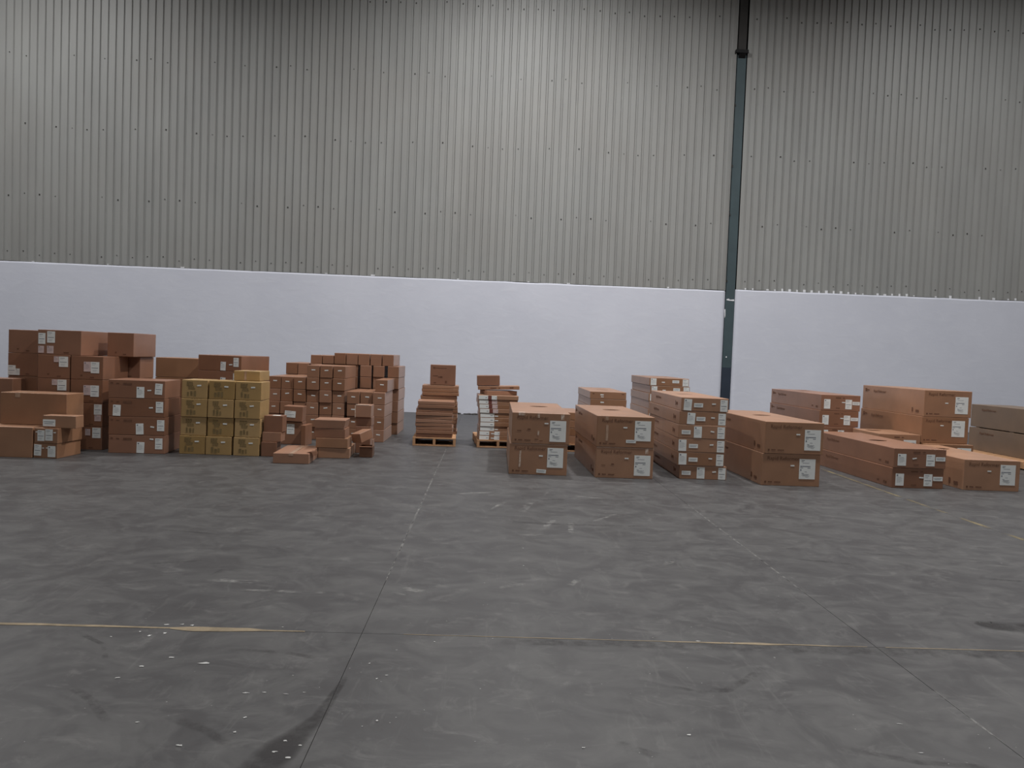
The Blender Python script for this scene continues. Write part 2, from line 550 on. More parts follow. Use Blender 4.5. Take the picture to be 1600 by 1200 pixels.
# ------------------------------------------------------------------ floor marks
def ribbon(name, pts, widths, mat, z=0.0012, seed=0, sub=6, soft=True, ragged=0.35):
    """flat strip along a path on the floor with ragged width; the fade attribute softens its edges"""
    P, Wd = [], []
    for i in range(len(pts) - 1):
        for s in range(sub):
            t = s / sub
            P.append((pts[i][0] + (pts[i + 1][0] - pts[i][0]) * t, pts[i][1] + (pts[i + 1][1] - pts[i][1]) * t))
            Wd.append(widths[i] + (widths[i + 1] - widths[i]) * t)
    P.append(pts[-1]); Wd.append(widths[-1])
    bm = bmesh.new()
    lay = bm.verts.layers.float.new('fade')
    prev = None
    for i, (p, w) in enumerate(zip(P, Wd)):
        a, b_ = P[max(0, i - 1)], P[min(len(P) - 1, i + 1)]
        d = Vector((b_[0] - a[0], b_[1] - a[1]))
        d = d.normalized() if d.length else Vector((1, 0))
        nx, ny = -d.y, d.x
        ends = min(1.0, i / 1.5, (len(P) - 1 - i) / 1.5) if soft else 1.0
        cur = []
        for k in (-1, -0.5, 0.5, 1):
            ww = w * (1 + ragged * noise.noise((p[0] * 5, p[1] * 5, seed + k * 3)))
            v = bm.verts.new((p[0] + nx * ww * k * 0.5, p[1] + ny * ww * k * 0.5, z))
            v[lay] = (0.0 if abs(k) == 1 and soft else 1.0) * max(0.0, ends)
            cur.append(v)
        if prev:
            for k in range(3):
                bm.faces.new((prev[k], cur[k], cur[k + 1], prev[k + 1]))
        prev = cur
    for f in bm.faces:
        if f.normal.z < 0:
            f.normal_flip()
    me = bpy.data.meshes.new(name)
    bm.to_mesh(me); bm.free()
    me.materials.append(mat)
    return link(name, me, None, floor)

# ochre sealant squeezed out of the cross joint, and the yellow lane line
ribbon('joint_sealant', [(-3.4, JY - .005), (-2.5, JY - .004), (-2.0, JY), (-1.62, JY)], [0.03, 0.032, 0.026, 0.016], M['sealant'], 0.0015, 1, 8, False, 0.5)
ribbon('joint_sealant', [(-1.62, JY - .002), (-1.5, JY - .01), (-1.35, JY - .006), (-1.22, JY + .004), (-1.12, JY), (-0.92, JY)], [0.02, 0.055, 0.062, 0.05, 0.022, 0.012], M['sealant'], 0.0018, 2, 6, False, 0.6)
ribbon('joint_sealant', [(-0.4, JY), (0.4, JY), (1.0, JY), (1.3, JY)], [0.006, 0.007, 0.008, 0.02], M['sealant'], 0.0012, 3, 10, False, 0.9)
ribbon('joint_sealant', [(1.25, JY), (1.5, JY - .003), (1.7, JY), (2.1, JY)], [0.012, 0.03, 0.014, 0.006], M['sealant'], 0.0014, 4, 8, False, 0.9)
ribbon('joint_sealant', [(2.2, JY), (2.6, JY), (3.1, JY), (3.6, JY)], [0.006, 0.007, 0.006, 0.006], M['sealant'], 0.0012, 6, 8, False, 0.9)
ribbon('lane_line', [(4.99, 18.5), (4.99, 14.0), (4.98, 11.3), (4.95, 9.6), (4.93, 8.2), (4.93, 6.6), (4.93, 5.2), (4.93, 4.1)], [0.06] * 8, M['yellow'], 0.0013, 7, 12, True, 0.3)
ribbon('joint_dust', [(-0.62, 12.0), (-0.62, 9.0), (-0.62, 6.4), (-0.62, 5.0)], [0.012, 0.016, 0.02, 0.008], M['chalk'], 0.0011, 8, 14, False, 0.8)
ribbon('joint_dust', [(2.15, 8.0), (2.15, 6.5), (2.15, 5.0)], [0.010, 0.018, 0.010], M['chalk'], 0.0011, 9, 14, False, 0.8)
ribbon('joint_dust', [(2.15, 3.5), (2.15, 2.6)], [0.010, 0.012], M['chalk'], 0.0011, 10, 14, False, 0.8)
# dark grease beside the joint and along the cross joint, the wet patch, tyre scuffs
ribbon('floor_stain', [(-0.60, 3.5), (-0.64, 3.1), (-0.72, 2.85), (-0.78, 2.55), (-0.8, 2.3)], [0.03, 0.07, 0.17, 0.22, 0.24], M['soot'], 0.0014, 11, 8)
ribbon('floor_stain', [(2.98, 4.50), (3.06, 4.44), (3.2, 4.42), (3.45, 4.42), (3.8, 4.45)], [0.06, 0.17, 0.21, 0.20, 0.15], M['soot'], 0.0016, 12, 8)
ribbon('floor_stain', [(0.1, JY - .06), (1.4, JY - .05), (2.4, JY - .06), (3.6, JY - .05)], [0.10, 0.14, 0.16, 0.12], M['scuff'], 0.0010, 13, 12)
scuffs = [
    [(-2.05, 3.95), (-1.85, 3.80), (-1.75, 3.62)], [(-1.75, 3.32), (-1.6, 3.2), (-1.45, 3.02)], [(-1.2, 3.06), (-1.02, 2.95), (-0.92, 2.86)],
    [(-1.25, 3.78), (-0.95, 3.76), (-0.78, 3.70)], [(1.42, 3.72), (1.28, 3.58), (1.15, 3.45), (1.0, 3.44)], [(1.0, 3.44), (0.9, 3.48)],
    [(1.45, 2.95), (1.7, 2.85), (2.0, 2.82)], [(0.55, 2.95), (0.7, 2.85)], [(1.3, 8.6), (2.3, 8.5)], [(0.2, 6.9), (0.9, 6.85), (1.5, 6.9)],
    [(-2.6, 6.2), (-2.1, 6.1)], [(-3.6, 7.4), (-2.8, 7.5)], [(-1.6, 6.9), (-1.2, 6.85)], [(3.0, 6.2), (3.5, 6.0)], [(3.6, 5.5), (4.1, 5.4)],
    [(-2.3, 5.2), (-1.9, 5.35)], [(-1.75, 5.0), (-1.72, 5.15)], [(2.4, 5.9), (2.9, 5.75)], [(-5.2, 7.2), (-4.0, 7.35)], [(0.3, 8.0), (1.4, 8.15)]]
for i, p in enumerate(scuffs):
    ribbon('tyre_scuff', p, [0.035 + 0.03 * ((i * 7) % 5) / 5] * len(p), M['scuff'], 0.0011 + 0.00002 * i, 20 + i, 7)
pale = [
    [(0.05, 7.4), (0.25, 7.9)], [(0.35, 7.3), (0.5, 7.9)], [(0.5, 6.6), (0.68, 7.1)], [(0.75, 6.5), (0.8, 6.95)], [(-0.55, 4.75), (-0.38, 4.68)], [(-0.5, 4.85), (-0.35, 4.78)],
    [(1.35, 5.55), (1.45, 5.75)], [(0.58, 5.0), (0.66, 5.15)], [(-1.5, 4.72), (-0.9, 4.70)], [(-1.75, 4.9), (-1.35, 4.88)], [(0.3, 6.4), (0.52, 6.42)], [(0.1, 4.9), (0.3, 5.02)],
    [(1.0, 7.0), (1.3, 7.4)], [(-0.3, 8.2), (0.1, 8.35)], [(0.9, 8.3), (1.3, 8.2)]]
for i, p in enumerate(pale):
    ribbon('pale_scratch', p, [0.05 + 0.05 * ((i * 3) % 4) / 4] * len(p), M['chalk'], 0.0012 + 0.00002 * i, 60 + i, 7)
# white paint flecks
bm = bmesh.new()
rnd = random.Random(21)
def fleck(x, y, w, h):
    a0 = rnd.uniform(0, 6)
    vs = []
    for k in range(8):
        a = k * math.tau / 8
        r_ = rnd.uniform(0.25, 1.0)
        vs.append(bm.verts.new((x + 0.75 * w * r_ * math.cos(a), y + 0.6 * h * r_ * math.sin(a), 0.0022)))
    bm.faces.new(vs)
spots = [(-1.66, 4.09, .022, .02), (-1.58, 4.1, .025, .02), (-1.53, 4.09, .02, .02), (-1.75, 3.98, .012, .02), (-1.68, 3.93, .018, .025), (-1.62, 3.97, .016, .025), (-1.86, 3.9, .012, .012),
         (-1.46, 3.66, .03, .015), (-1.28, 3.6, .07, .028), (-1.55, 3.55, .018, .016), (-1.6, 3.42, .022, .015), (-1.0, 3.30, .035, .012), (-0.92, 3.31, .02, .006), (-0.82, 3.3, .025, .005), (-0.75, 3.32, .02, .006),
         (-0.93, 3.08, .012, .014), (-0.93, 2.96, .012, .02), (-1.33, 3.02, .02, .012), (-0.52, 3.65, .01, .012), (-0.46, 3.48, .012, .014), (-0.42, 3.52, .014, .008), (-1.1, 2.85, .02, .015),
         (-0.72, 2.9, .02, .014), (-0.66, 2.87, .018, .012), (-0.74, 2.82, .022, .013), (-0.68, 2.78, .02, .012), (-0.4, 3.08, .009, .012), (-0.23, 3.95, .012, .012),
         (1.18, 4.06, .03, .012), (1.36, 4.05, .02, .012), (0.86, 3.02, .018, .018), (0.42, 2.90, .012, .012), (1.75, 2.92, .028, .008), (1.80, 3.16, .03, .006), (0.32, 5.95, .01, .02), (0.3, 5.45, .01, .02), (-1.05, 4.1, .012, .012)]
for s in spots:
    fleck(*s)
for i in range(90):
    yy = rnd.uniform(2.45, 5.5)
    fleck(rnd.uniform(-0.62, 0.68) * yy, yy, rnd.uniform(.002, .007), rnd.uniform(.002, .006))
o = link('paint_flecks', from_bm('paint_flecks', bm, M['whitepaint']), None, floor)
o['kind'] = 'stuff'

# ------------------------------------------------------------------ cartons
def grid_vals(L, r_, extra=()):
    vals = {0.0, r_, L - r_, L}
    n = max(1, min(5, int(L / 0.14)))
    for i in range(1, n):
        vals.add(L * i / n)
    out = []
    for v in sorted(vals | set(extra)):
        if not out or v - out[-1] > 0.002:
            out.append(v)
    out[-1] = L
    return out

def carton_bm(w, d, h, seed, r_=0.006, bulge=0.005, taper=0.0, hole=None, open_top=False):
    """closed carton: rounded edges, slightly bowed walls, optional hand hole in the top (x, y, half-width, half-depth)"""
    rnd = random.Random(seed)
    bm = bmesh.new()
    hx = (hole[0] - hole[2] * 1.15, hole[0] + hole[2] * 1.15) if hole else ()
    hy = (hole[1] - hole[3] * 1.4, hole[1] + hole[3] * 1.4) if hole else ()
    gx = grid_vals(w, r_, hx); gy = grid_vals(d, r_, hy); gz = grid_vals(h, r_)
    if hole:
        gx = [v for v in gx if not (hx[0] + 1e-4 < v < hx[1] - 1e-4)]
        gy = [v for v in gy if not (hy[0] + 1e-4 < v < hy[1] - 1e-4)]
    amp = {k: rnd.uniform(a, b_) * bulge for k, a, b_ in (('f', -0.15, 0.15), ('k', -0.2, 0.9), ('l', -0.3, 0.9), ('r', -0.3, 0.9), ('t', -0.7, -0.05), ('b', 0, 0))}
    lean = (rnd.uniform(-1, 1) * 0.003, rnd.uniform(-1, 1) * 0.0006)
    verts = {}
    def vert(i, j, k):
        key = (i, j, k)
        if key in verts:
            return verts[key]
        p = Vector((gx[i], gy[j], gz[k]))
        q = Vector((min(max(p.x, r_), w - r_), min(max(p.y, r_), d - r_), min(max(p.z, r_), h - r_)))
        dv = p - q
        if dv.length > 1e-9:
            p = q + dv.normalized() * r_
        su, sv, sw = math.sin(math.pi * gx[i] / w), math.sin(math.pi * gy[j] / d), math.sin(math.pi * gz[k] / h)
        if j == 0: p.y -= amp['f'] * su * sw
        if j == len(gy) - 1: p.y += amp['k'] * su * sw
        if i == 0: p.x -= amp['l'] * sv * sw
        if i == len(gx) - 1: p.x += amp['r'] * sv * sw
        if k == len(gz) - 1: p.z += amp['t'] * su * sv
        p.x += lean[0] * gz[k] / h
        p.y += lean[1] * gz[k] / h
        if taper:
            t = 1 - p.z / h
            p.x += (w / 2 - p.x) * taper * t
            p.y += taper * 0.25 * w * t
        verts[key] = bm.verts.new(p)
        return verts[key]
    nx, ny, nz = len(gx) - 1, len(gy) - 1, len(gz) - 1
    hole_loop = None
    for i in range(nx):
        for j in range(ny):
            bm.faces.new((vert(i, j, 0), vert(i, j + 1, 0), vert(i + 1, j + 1, 0), vert(i + 1, j, 0)))
            if open_top and r_ * 1.5 < (gx[i] + gx[i + 1]) / 2 < w - r_ * 1.5 and r_ * 1.5 < (gy[j] + gy[j + 1]) / 2 < d - r_ * 1.5:
                continue
            q = (vert(i, j, nz), vert(i + 1, j, nz), vert(i + 1, j + 1, nz), vert(i, j + 1, nz))
            if hole and abs(gx[i] - hx[0]) < 1e-3 and abs(gy[j] - hy[0]) < 1e-3:
                hole_loop = q
                continue
            bm.faces.new(q)
    for i in range(nx):
        for k in range(nz):
            bm.faces.new((vert(i, 0, k), vert(i + 1, 0, k), vert(i + 1, 0, k + 1), vert(i, 0, k + 1)))
            bm.faces.new((vert(i, ny, k), vert(i, ny, k + 1), vert(i + 1, ny, k + 1), vert(i + 1, ny, k)))
    for j in range(ny):
        for k in range(nz):
            bm.faces.new((vert(0, j, k), vert(0, j, k + 1), vert(0, j + 1, k + 1), vert(0, j + 1, k)))
            bm.faces.new((vert(nx, j, k), vert(nx, j + 1, k), vert(nx, j + 1, k + 1), vert(nx, j, k + 1)))
    if hole_loop:
        zt = sum(v.co.z for v in hole_loop) / 4
        n = 20
        ring, low = [], []
        for a in range(n):
            t = a * math.tau / n
            cxx = hole[0] + hole[2] * math.cos(t)
            cyy = hole[1] + hole[3] * math.sin(t) * abs(math.sin(t)) ** 0.5
            ring.append(bm.verts.new((cxx, cyy, zt)))
            low.append(bm.verts.new((cxx, cyy, zt - 0.006)))
        edges = [bm.edges.get((hole_loop[a], hole_loop[(a + 1) % 4])) for a in range(4)]
        edges += [bm.edges.new((ring[a], ring[(a + 1) % n])) for a in range(n)]
        bmesh.ops.triangle_fill(bm, edges=edges, use_beauty=True)
        for a in range(n):
            bm.faces.new((ring[a], ring[(a + 1) % n], low[(a + 1) % n], low[a]))
    if open_top:
        bmesh.ops.solidify(bm, geom=bm.faces[:], thickness=0.006)
    return bm

_cache = {}
def carton_mesh(w, d, h, var, mat, **kw):
    key = (round(w, 3), round(d, 3), round(h, 3), var, mat, tuple(sorted(kw.items())))
    if key not in _cache:
        _cache[key] = from_bm('carton_body', carton_bm(w, d, h, hash(key[:4]) % 99991 if False else int(w * 1000) * 7 + int(d * 1000) * 3 + int(h * 1000) + var * 101, **kw), M[mat])
    return _cache[key]

def slab(name, w, h, mat, t=0.0012, key=None):
    k = ('slab', name, round(w, 3), round(h, 3), mat)
    if k not in _cache:
        _cache[k] = box_mesh(name, 0, w, -t, 0, 0, h, M[mat])
    return _cache[k]

def bars_mesh(name, bars, mat, t=0.0006):
    k = ('bars', name, tuple(bars), mat)
    if k not in _cache:
        bm = bmesh.new()
        for x0, x1, z0, z1 in bars:
            add_box(bm, x0, x1, -t, 0, z0, z1)
        _cache[k] = from_bm(name, bm, M[mat])
    return _cache[k]

def text_mesh(txt, size, bold=0.0):
    k = ('text', txt, round(size, 4), bold)
    if k not in _cache:
        cu = bpy.data.curves.new('print_curve', 'FONT')
        cu.body = txt
        cu.size = size
        cu.offset = bold
        cu.resolution_u = 3
        cu.extrude = 0.0004
        ob = bpy.data.objects.new('print_curve', cu)
        COL.objects.link(ob)
        dg = bpy.context.evaluated_depsgraph_get()
        me = bpy.data.meshes.new_from_object(ob.evaluated_get(dg))
        bpy.data.objects.remove(ob, do_unlink=True)
        bpy.data.curves.remove(cu)
        me.materials.clear()
        me.materials.append(M['ink'])
        me.transform(Matrix.Rotation(R(90), 4, 'X'))
        _cache[k] = me
    return _cache[k]

FACE_OFF = 0.0016
def front(x, z, off=0.0, tilt=0.0):
    return Matrix.Translation((x, -FACE_OFF - off, z)) @ Matrix.Rotation(R(tilt), 4, 'Y')
def leftface(y, z, off=0.0):
    return Matrix.Translation((-0.0045 - off, y, z)) @ Matrix.Rotation(R(-90), 4, 'Z')

def place(name, me, x, y, z, rz=0.0, rx=0.0, ry=0.0):
    o = link(name, me)
    o.matrix_world = Matrix.Translation((x, y, z)) @ Matrix.Rotation(R(rz), 4, 'Z') @ Matrix.Rotation(R(rx), 4, 'X') @ Matrix.Rotation(R(ry), 4, 'Y')
    return o

def paper_label(o, w, h, x, z, lw, lh, style='bars', tilt=0.0, mat='paper'):
    """white paper label at fractions of the carton's front; its print is a sub-part"""
    L = link('paper_label', slab('paper_label', lw, lh, mat), None, o, front(x, z, 0.0, tilt))
    if style == 'big':
        B = [(.12, .32, .91, .935), (.12, .26, .865, .88), (.2, .62, .795, .81), (.06, .70, .615, .655), (.06, .24, .55, .575), (.52, .70, .545, .57), (.07, .14, .41, .49),
             (.34, .5, .36, .375), (.2, .62, .24, .255), (.16, .56, .20, .21), (.24, .66, .16, .172), (.16, .3, .28, .30), (.4, .6, .11, .12)]
    elif style == 'list':
        B = [(.12, .3, .80, .92), (.12, .7, .70, .715), (.12, .8, .60, .612), (.12, .75, .5, .512), (.12, .82, .4, .412), (.12, .6, .3, .312)]
    elif style == 'line':
        B = [(.12, .62, .84, .88), (.1, .86, .44, .49), (.14, .5, .70, .715), (.2, .7, .26, .275), (.2, .6, .16, .175)]
    elif style == 'strip':
        B = [(.08, .9, .62, .70), (.12, .8, .34, .42)]
    else:
        B = [(.72, .90, .36, .52)]
    B = [(a * lw, b_ * lw, c_ * lh, d_ * lh) for a, b_, c_, d_ in B]
    link('label_print', bars_mesh('label_print', B, 'labelink'), None, L, Matrix.Translation((0, -0.0012, 0)))
    return L

def small_tag(o, x, z, w=0.05, h=0.016, tilt=0.0):
    return link('small_tag', slab('small_tag', w, h, 'paper'), None, o, front(x, z, 0.0, tilt))

def tape(o, w, d, h, x, top_len=0.0, front_len=0.08, tw=0.05, mat='tape'):
    bm = bmesh.new()
    if front_len:
        add_box(bm, x - tw / 2, x + tw / 2, -0.0022, -0.0008, h - front_len, h - 0.004)
    if top_len:
        add_box(bm, x - tw / 2, x + tw / 2, 0.004, top_len, h - 0.0005, h + 0.0006)
    return link('tape_strip', from_bm('tape_strip', bm, M[mat]), None, o)

def ordn(n):
    return ['zeroth', 'first', 'second', 'third', 'fourth', 'fifth', 'sixth', 'seventh', 'eighth', 'ninth', 'tenth', 'eleventh', 'twelfth', 'thirteenth', 'fourteenth', 'fifteenth'][n]

# ---- long tall cartons with large white labels (0.74 x 2.15 x 0.395)
def long_print(o, w, d, h, side=True, bottom=True, words=True):
    s = 0.062 * h / 0.395
    if words:
        t = link('printed_words', text_mesh('Rapid Reformer', s), None, o, front(0.085 * w, 0.805 * h))
    if bottom:
        bars = [(0.055, 0.085, 0.085, 0.145), (0.115, 0.185, 0.10, 0.135), (0.22, 0.33, 0.10, 0.13)]
        link('printed_mark', bars_mesh('printed_mark', [(a * w, b_ * w, c_ * h, d_ * h) for a, b_, c_, d_ in bars], 'ink'), None, o, front(0, 0))
    if side:
        link('printed_words', text_mesh('Rapid Reformer', s), None, o, leftface(0.80 * d, 0.74 * h))
        link('printed_mark', bars_mesh('side_logo', [(0, 0.05, 0, 0.05), (0.06, 0.14, 0.012, 0.032)], 'ink'), None, o, leftface(0.95 * d, 0.76 * h))
        link('printed_mark', bars_mesh('side_mark', [(0, 0.035, 0, 0.065), (0.11, 0.20, 0.0, 0.035)], 'ink'), None, o, leftface(0.17 * d, 0.14 * h))

def long_carton(x, y, z, w, d, h, rz, label, group, hole=None, lab=(0.655, 0.23, 0.28, 0.68), mat='brown', var=0, tagx=(0.56, 0.66), name='long_carton', marks=False, **kw):
    me = carton_mesh(w, d, h, var, mat, hole=(hole[0] * w, hole[1] * d, 0.135, 0.085)) if hole else carton_mesh(w, d, h, var, mat)
    o = place(name, me, x, y, z, rz)
    tag(o, label, 'carton', group)
    long_print(o, w, d, h, **kw)
    if lab:
        fx, ft, fw, fh = lab
        paper_label(o, w, h, fx * w, (1 - ft - fh) * h, fw * w, fh * h, 'big')
    if tagx:
        small_tag(o, tagx[0] * w, tagx[1] * h)
    if marks:
        bars = [(0.09, 0.165, 0.405, 0.43), (0.27, 0.325, 0.45, 0.49), (0.40, 0.46, 0.14, 0.165), (0.48, 0.54, 0.10, 0.12)]
        link('printed_mark', bars_mesh('handling_marks', [(a * w, b_ * w, c_ * h, d_ * h) for a, b_, c_, d_ in bars], 'ink'), None, o, front(0, 0))
    return o

G1 = 'long cartons with large white labels'
RW, RD, RH = 0.735, 2.15, 0.392
# pair at left (beside the second pallet)
o = long_carton(0.300, 9.71, 0, RW, RD, RH, -0.5, 'long brown carton on the floor beside the pallets, lower of the leftmost pair', G1, lab=(0.655, 0.11, 0.275, 0.64), tagx=(0.51, 0.60), side=False)
paper_label(o, RW, RH, 0.475 * RW, 0.075 * RH, 0.165 * RW, 0.115 * RH, 'strip', 3)
link('tape_strip', slab('tape_strip', 0.022, 0.21, 'whitetape'), None, o, front(0.165 * RW, 0.24 * RH, 0, 2))
o = long_carton(0.318, 9.705, RH + 0.002, RW, RD, RH, -0.5, 'long brown carton with torn tape on top edge, upper of the leftmost pair', G1, hole=(0.55, 0.60), tagx=(0.56, 0.65), side=False, var=1, marks=True)
tape(o, RW, RD, RH, 0.165 * RW, 0.10, 0.035, 0.08, 'whitetape')
tape(o, RW, RD, RH, 0.455 * RW, 0.03, 0.06, 0.025, 'whitetape')
tape(o, RW, RD, RH, 0.87 * RW, 0.02, 0.075, 0.04, 'whitetape')
link('tape_strip', slab('tape_strip', 0.02, 0.06, 'whitetape'), None, o, front(0.445 * RW, 0.28 * RH))
# second pair
o = long_carton(1.392, 9.65, 0, RW, 2.03, RH, 1.1, 'long brown carton on the floor, lower of the pair second from left in front row', G1, lab=(0.67, 0.24, 0.28, 0.66), tagx=(0.50, 0.63), var=0)
tape(o, RW, RD, RH, 0.88 * RW, 0.0, 0.075, 0.035, 'whitetape')
bars = [(0.10, 0.17, 0.40, 0.42), (0.27, 0.32, 0.43, 0.47)]
link('printed_mark', bars_mesh('handling_marks', [(a * RW, b_ * RW, c_ * RH, d_ * RH) for a, b_, c_, d_ in bars], 'ink'), None, o, front(0, 0))
o = long_carton(1.388, 9.645, RH + 0.002, RW, 2.12, RH, 1.1, 'long brown carton with hand hole, upper of the pair second from left in front row', G1, hole=(0.53, 0.56), lab=(0.66, 0.13, 0.28, 0.65), tagx=(0.46, 0.62), var=1)
paper_label(o, RW, RH, 0.515 * RW, 0.15 * RH, 0.17 * RW, 0.10 * RH, 'strip')
tape(o, RW, RD, RH, 0.17 * RW, 0.0, 0.055, 0.035, 'tape')
link('tape_strip', slab('tape_strip', 0.03, 0.2, 'tape'), None, o, front(0.16 * RW, 0.2 * RH))
# pair right of the flat stack
o = long_carton(3.455, 9.48, 0, 0.745, 2.10, 0.402, 1.2, 'long brown carton on the floor right of the six flat cartons, lower of two', G1, lab=(0.64, 0.14, 0.275, 0.63), tagx=(0.49, 0.62), var=2)
o = long_carton(3.475, 9.47, 0.404, 0.745, 2.12, 0.398, 1.2, 'long brown carton with hand hole right of the six flat cartons, upper of two', G1, hole=(0.52, 0.55), lab=(0.675, 0.22, 0.275, 0.65), tagx=(0.53, 0.60), var=3)
# far right front single
o = long_carton(6.13, 9.64, 0, 0.735, 1.80, 0.395, 0.0, 'single long brown carton on the floor at the far right front', G1, hole=(0.62, 0.72), lab=(0.65, 0.14, 0.27, 0.66), tagx=(0.42, 0.62), var=4)
# three-high stack behind
KY = 11.62
o = long_carton(6.695, KY - 0.14, 0, 0.735, 2.0, 0.402, 0, 'long brown carton at the bottom of the tall right-hand stack, half hidden', G1, lab=(0.66, 0.12, 0.29, 0.62), tagx=None, var=2, hole=None)
o = long_carton(6.685, KY, 0.404, 0.735, 1.95, 0.402, 0, 'long brown carton in the middle of the tall right-hand stack', G1, lab=(0.645, 0.12, 0.275, 0.62), tagx=(0.40, 0.66), var=3)
o = long_carton(6.705, KY, 0.808, 0.745, 1.95, 0.408, 0, 'long brown carton on top of the tall right-hand stack against the white wall', G1, hole=None, lab=(0.655, 0.22, 0.27, 0.64), tagx=(0.44, 0.51), var=4)

# ---- long low cartons with three labels (0.685 x 2.15 x 0.253)
G2 = 'long low cartons with three white labels'
LOWLAB = [('list', 0.075, 0.12, 0.16, 0.60), ('line', 0.62, 0.13, 0.165, 0.60), ('strip', 0.80, 0.40, 0.185, 0.21)]
def low_carton(x, y, z, w, d, h, rz, label, labs, tg, group=G2, hole=None, mat='brown', var=0, side=True):
    me = carton_mesh(w, d, h, var, mat, hole=(hole[0] * w, hole[1] * d, 0.135, 0.085)) if hole else carton_mesh(w, d, h, var, mat)
    o = place('low_long_carton', me, x, y, z, rz)
    tag(o, label, 'carton', group)
    for st, fx, fz, fw, fh in labs:
        paper_label(o, w, h, fx * w, fz * h, fw * w, fh * h, st)
    if tg:
        small_tag(o, tg[0] * w, tg[1] * h, 0.055, 0.015, tg[2])
    bars = [(0.37, 0.50, 0.80, 0.86), (0.55, 0.60, 0.81, 0.85), (0.38, 0.48, 0.16, 0.20)]
    link('printed_mark', bars_mesh('front_marks', [(a * w, b_ * w, c_ * h, d_ * h) for a, b_, c_, d_ in bars], 'ink'), None, o, front(0, 0))
    if side:
        link('printed_words', text_mesh('Rapid Reformer', 0.06), None, o, leftface(0.84 * d, 0.62 * h))
        link('printed_mark', bars_mesh('side_logo', [(0, 0.05, 0, 0.05), (0.06, 0.14, 0.012, 0.032)], 'ink'), None, o, leftface(0.96 * d, 0.64 * h))
        link('printed_mark', bars_mesh('side_mark', [(0, 0.05, 0.01, 0.03), (0.16, 0.23, 0.0, 0.03)], 'ink'), None, o, leftface(0.16 * d, 0.16 * h))
    # dark corner strip where the end panel folds round
    return o
low_carton(5.19, 9.63, 0, 0.685, 2.15, 0.257, 1.6, 'low long brown carton beside the yellow floor line, lower of two', LOWLAB, (0.53, 0.52, 2), mat='redbrown', var=0)
low_carton(5.20, 9.62, 0.259, 0.690, 2.18, 0.25, 1.6, 'low long brown carton with hand hole beside the yellow floor line, upper of two', LOWLAB, (0.36, 0.45, -12), hole=(0.48, 0.46), mat='redbrown', var=1)
JY0 = 12.55
for i, (dx, dw, txt) in enumerate(((-0.03, 0.0, 'bottom of the stack of four'), (-0.02, -0.03, 'second lowest in the stack of four'), (0.0, -0.0, 'second from top in the stack of four'), (0.015, 0.0, 'topmost in the stack of four'))):
    labs = LOWLAB if i > 1 else [('list', 0.10, 0.25, 0.16, 0.55), ('line', 0.52, 0.25, 0.165, 0.55)]
    low_carton(5.495 + dx, JY0 - (0.03 if i == 1 else 0), i * 0.264, 0.66 + dw, 2.2, 0.262, 0.5, f'low long brown carton, {txt} behind the front row', labs, (0.53, 0.52, 2), mat='redbrown', var=i % 2, hole=(0.6, 0.75) if i == 3 else None)
# short stack between the two tall stacks
low_carton(6.02, 11.62, 0, 0.64, 0.84, 0.257, 0, 'low brown carton hidden under another between the two tall right-hand stacks', [], None, var=2, side=False)
o = low_carton(6.02, 11.60, 0.259, 0.645, 0.86, 0.262, 0, 'low brown carton wedged between the two tall right-hand stacks, one label', [('strip', 0.60, 0.18, 0.30, 0.5)], None, hole=(0.35, 0.72), var=3, side=False)

# ---- flat cartons, six high (0.61 x 1.95 x 0.175)
G3 = 'flat cartons stacked six high'
FL = [  # bottom first: (dx, list-label x, strip x, tag x)
    (0.012, 0.37, 0.05, 0.70), (-0.026, 0.03, 0.24, 0.66), (-0.024, 0.01, 0.23, 0.67), (-0.028, 0.33, 0.07, 0.68), (-0.022, 0.16, 0.36, 0.67), (-0.006, 0.05, 0.27, 0.65)]
FW, FD, FH = 0.610, 1.95, 0.1735
WHICH6 = ['bottom one', 'second from bottom', 'third from bottom', 'third from top', 'second from top', 'topmost one']
for i, (dx, lx, sx, tx) in enumerate(FL):
    me = carton_mesh(FW, FD, FH, i, 'brown', hole=(0.45 * FW, 0.5 * FD, 0.12, 0.05)) if i == 5 else carton_mesh(FW, FD, FH, i, 'brown')
    o = place('flat_carton', me, 2.487 + dx, 9.78 + (0.012 if i == 0 else 0), i * 0.1755, -0.6 + 0.5 * ((i * 5) % 3 - 1) * 0.6)
    tag(o, f'flat brown carton with white labels, {WHICH6[i]} in the stack of six', 'carton', G3)
    paper_label(o, FW, FH, lx * FW, 0.06 * FH, 0.165 * FW, 0.84 * FH, 'list', 3 if i in (4, 5) else 0)
    paper_label(o, FW, FH, sx * FW, 0.30 * FH, 0.19 * FW, 0.30 * FH, 'strip')
    small_tag(o, tx * FW, 0.52 * FH, 0.048, 0.016, (-8, 3, -4, 8, 2, -3)[i])
    paper_label(o, FW, FH, 0.825 * FW, 0.04 * FH, 0.155 * FW, 0.86 * FH, 'line')
    link('printed_words', text_mesh('Rapid Reformer', 0.055), None, o, leftface(0.80 * FD, 0.5 * FH))
    link('printed_mark', bars_mesh('flat_side_mark', [(0, 0.02, 0, 0.06), (0.05, 0.11, 0.01, 0.045)], 'ink'), None, o, leftface(0.16 * FD, 0.32 * FH))

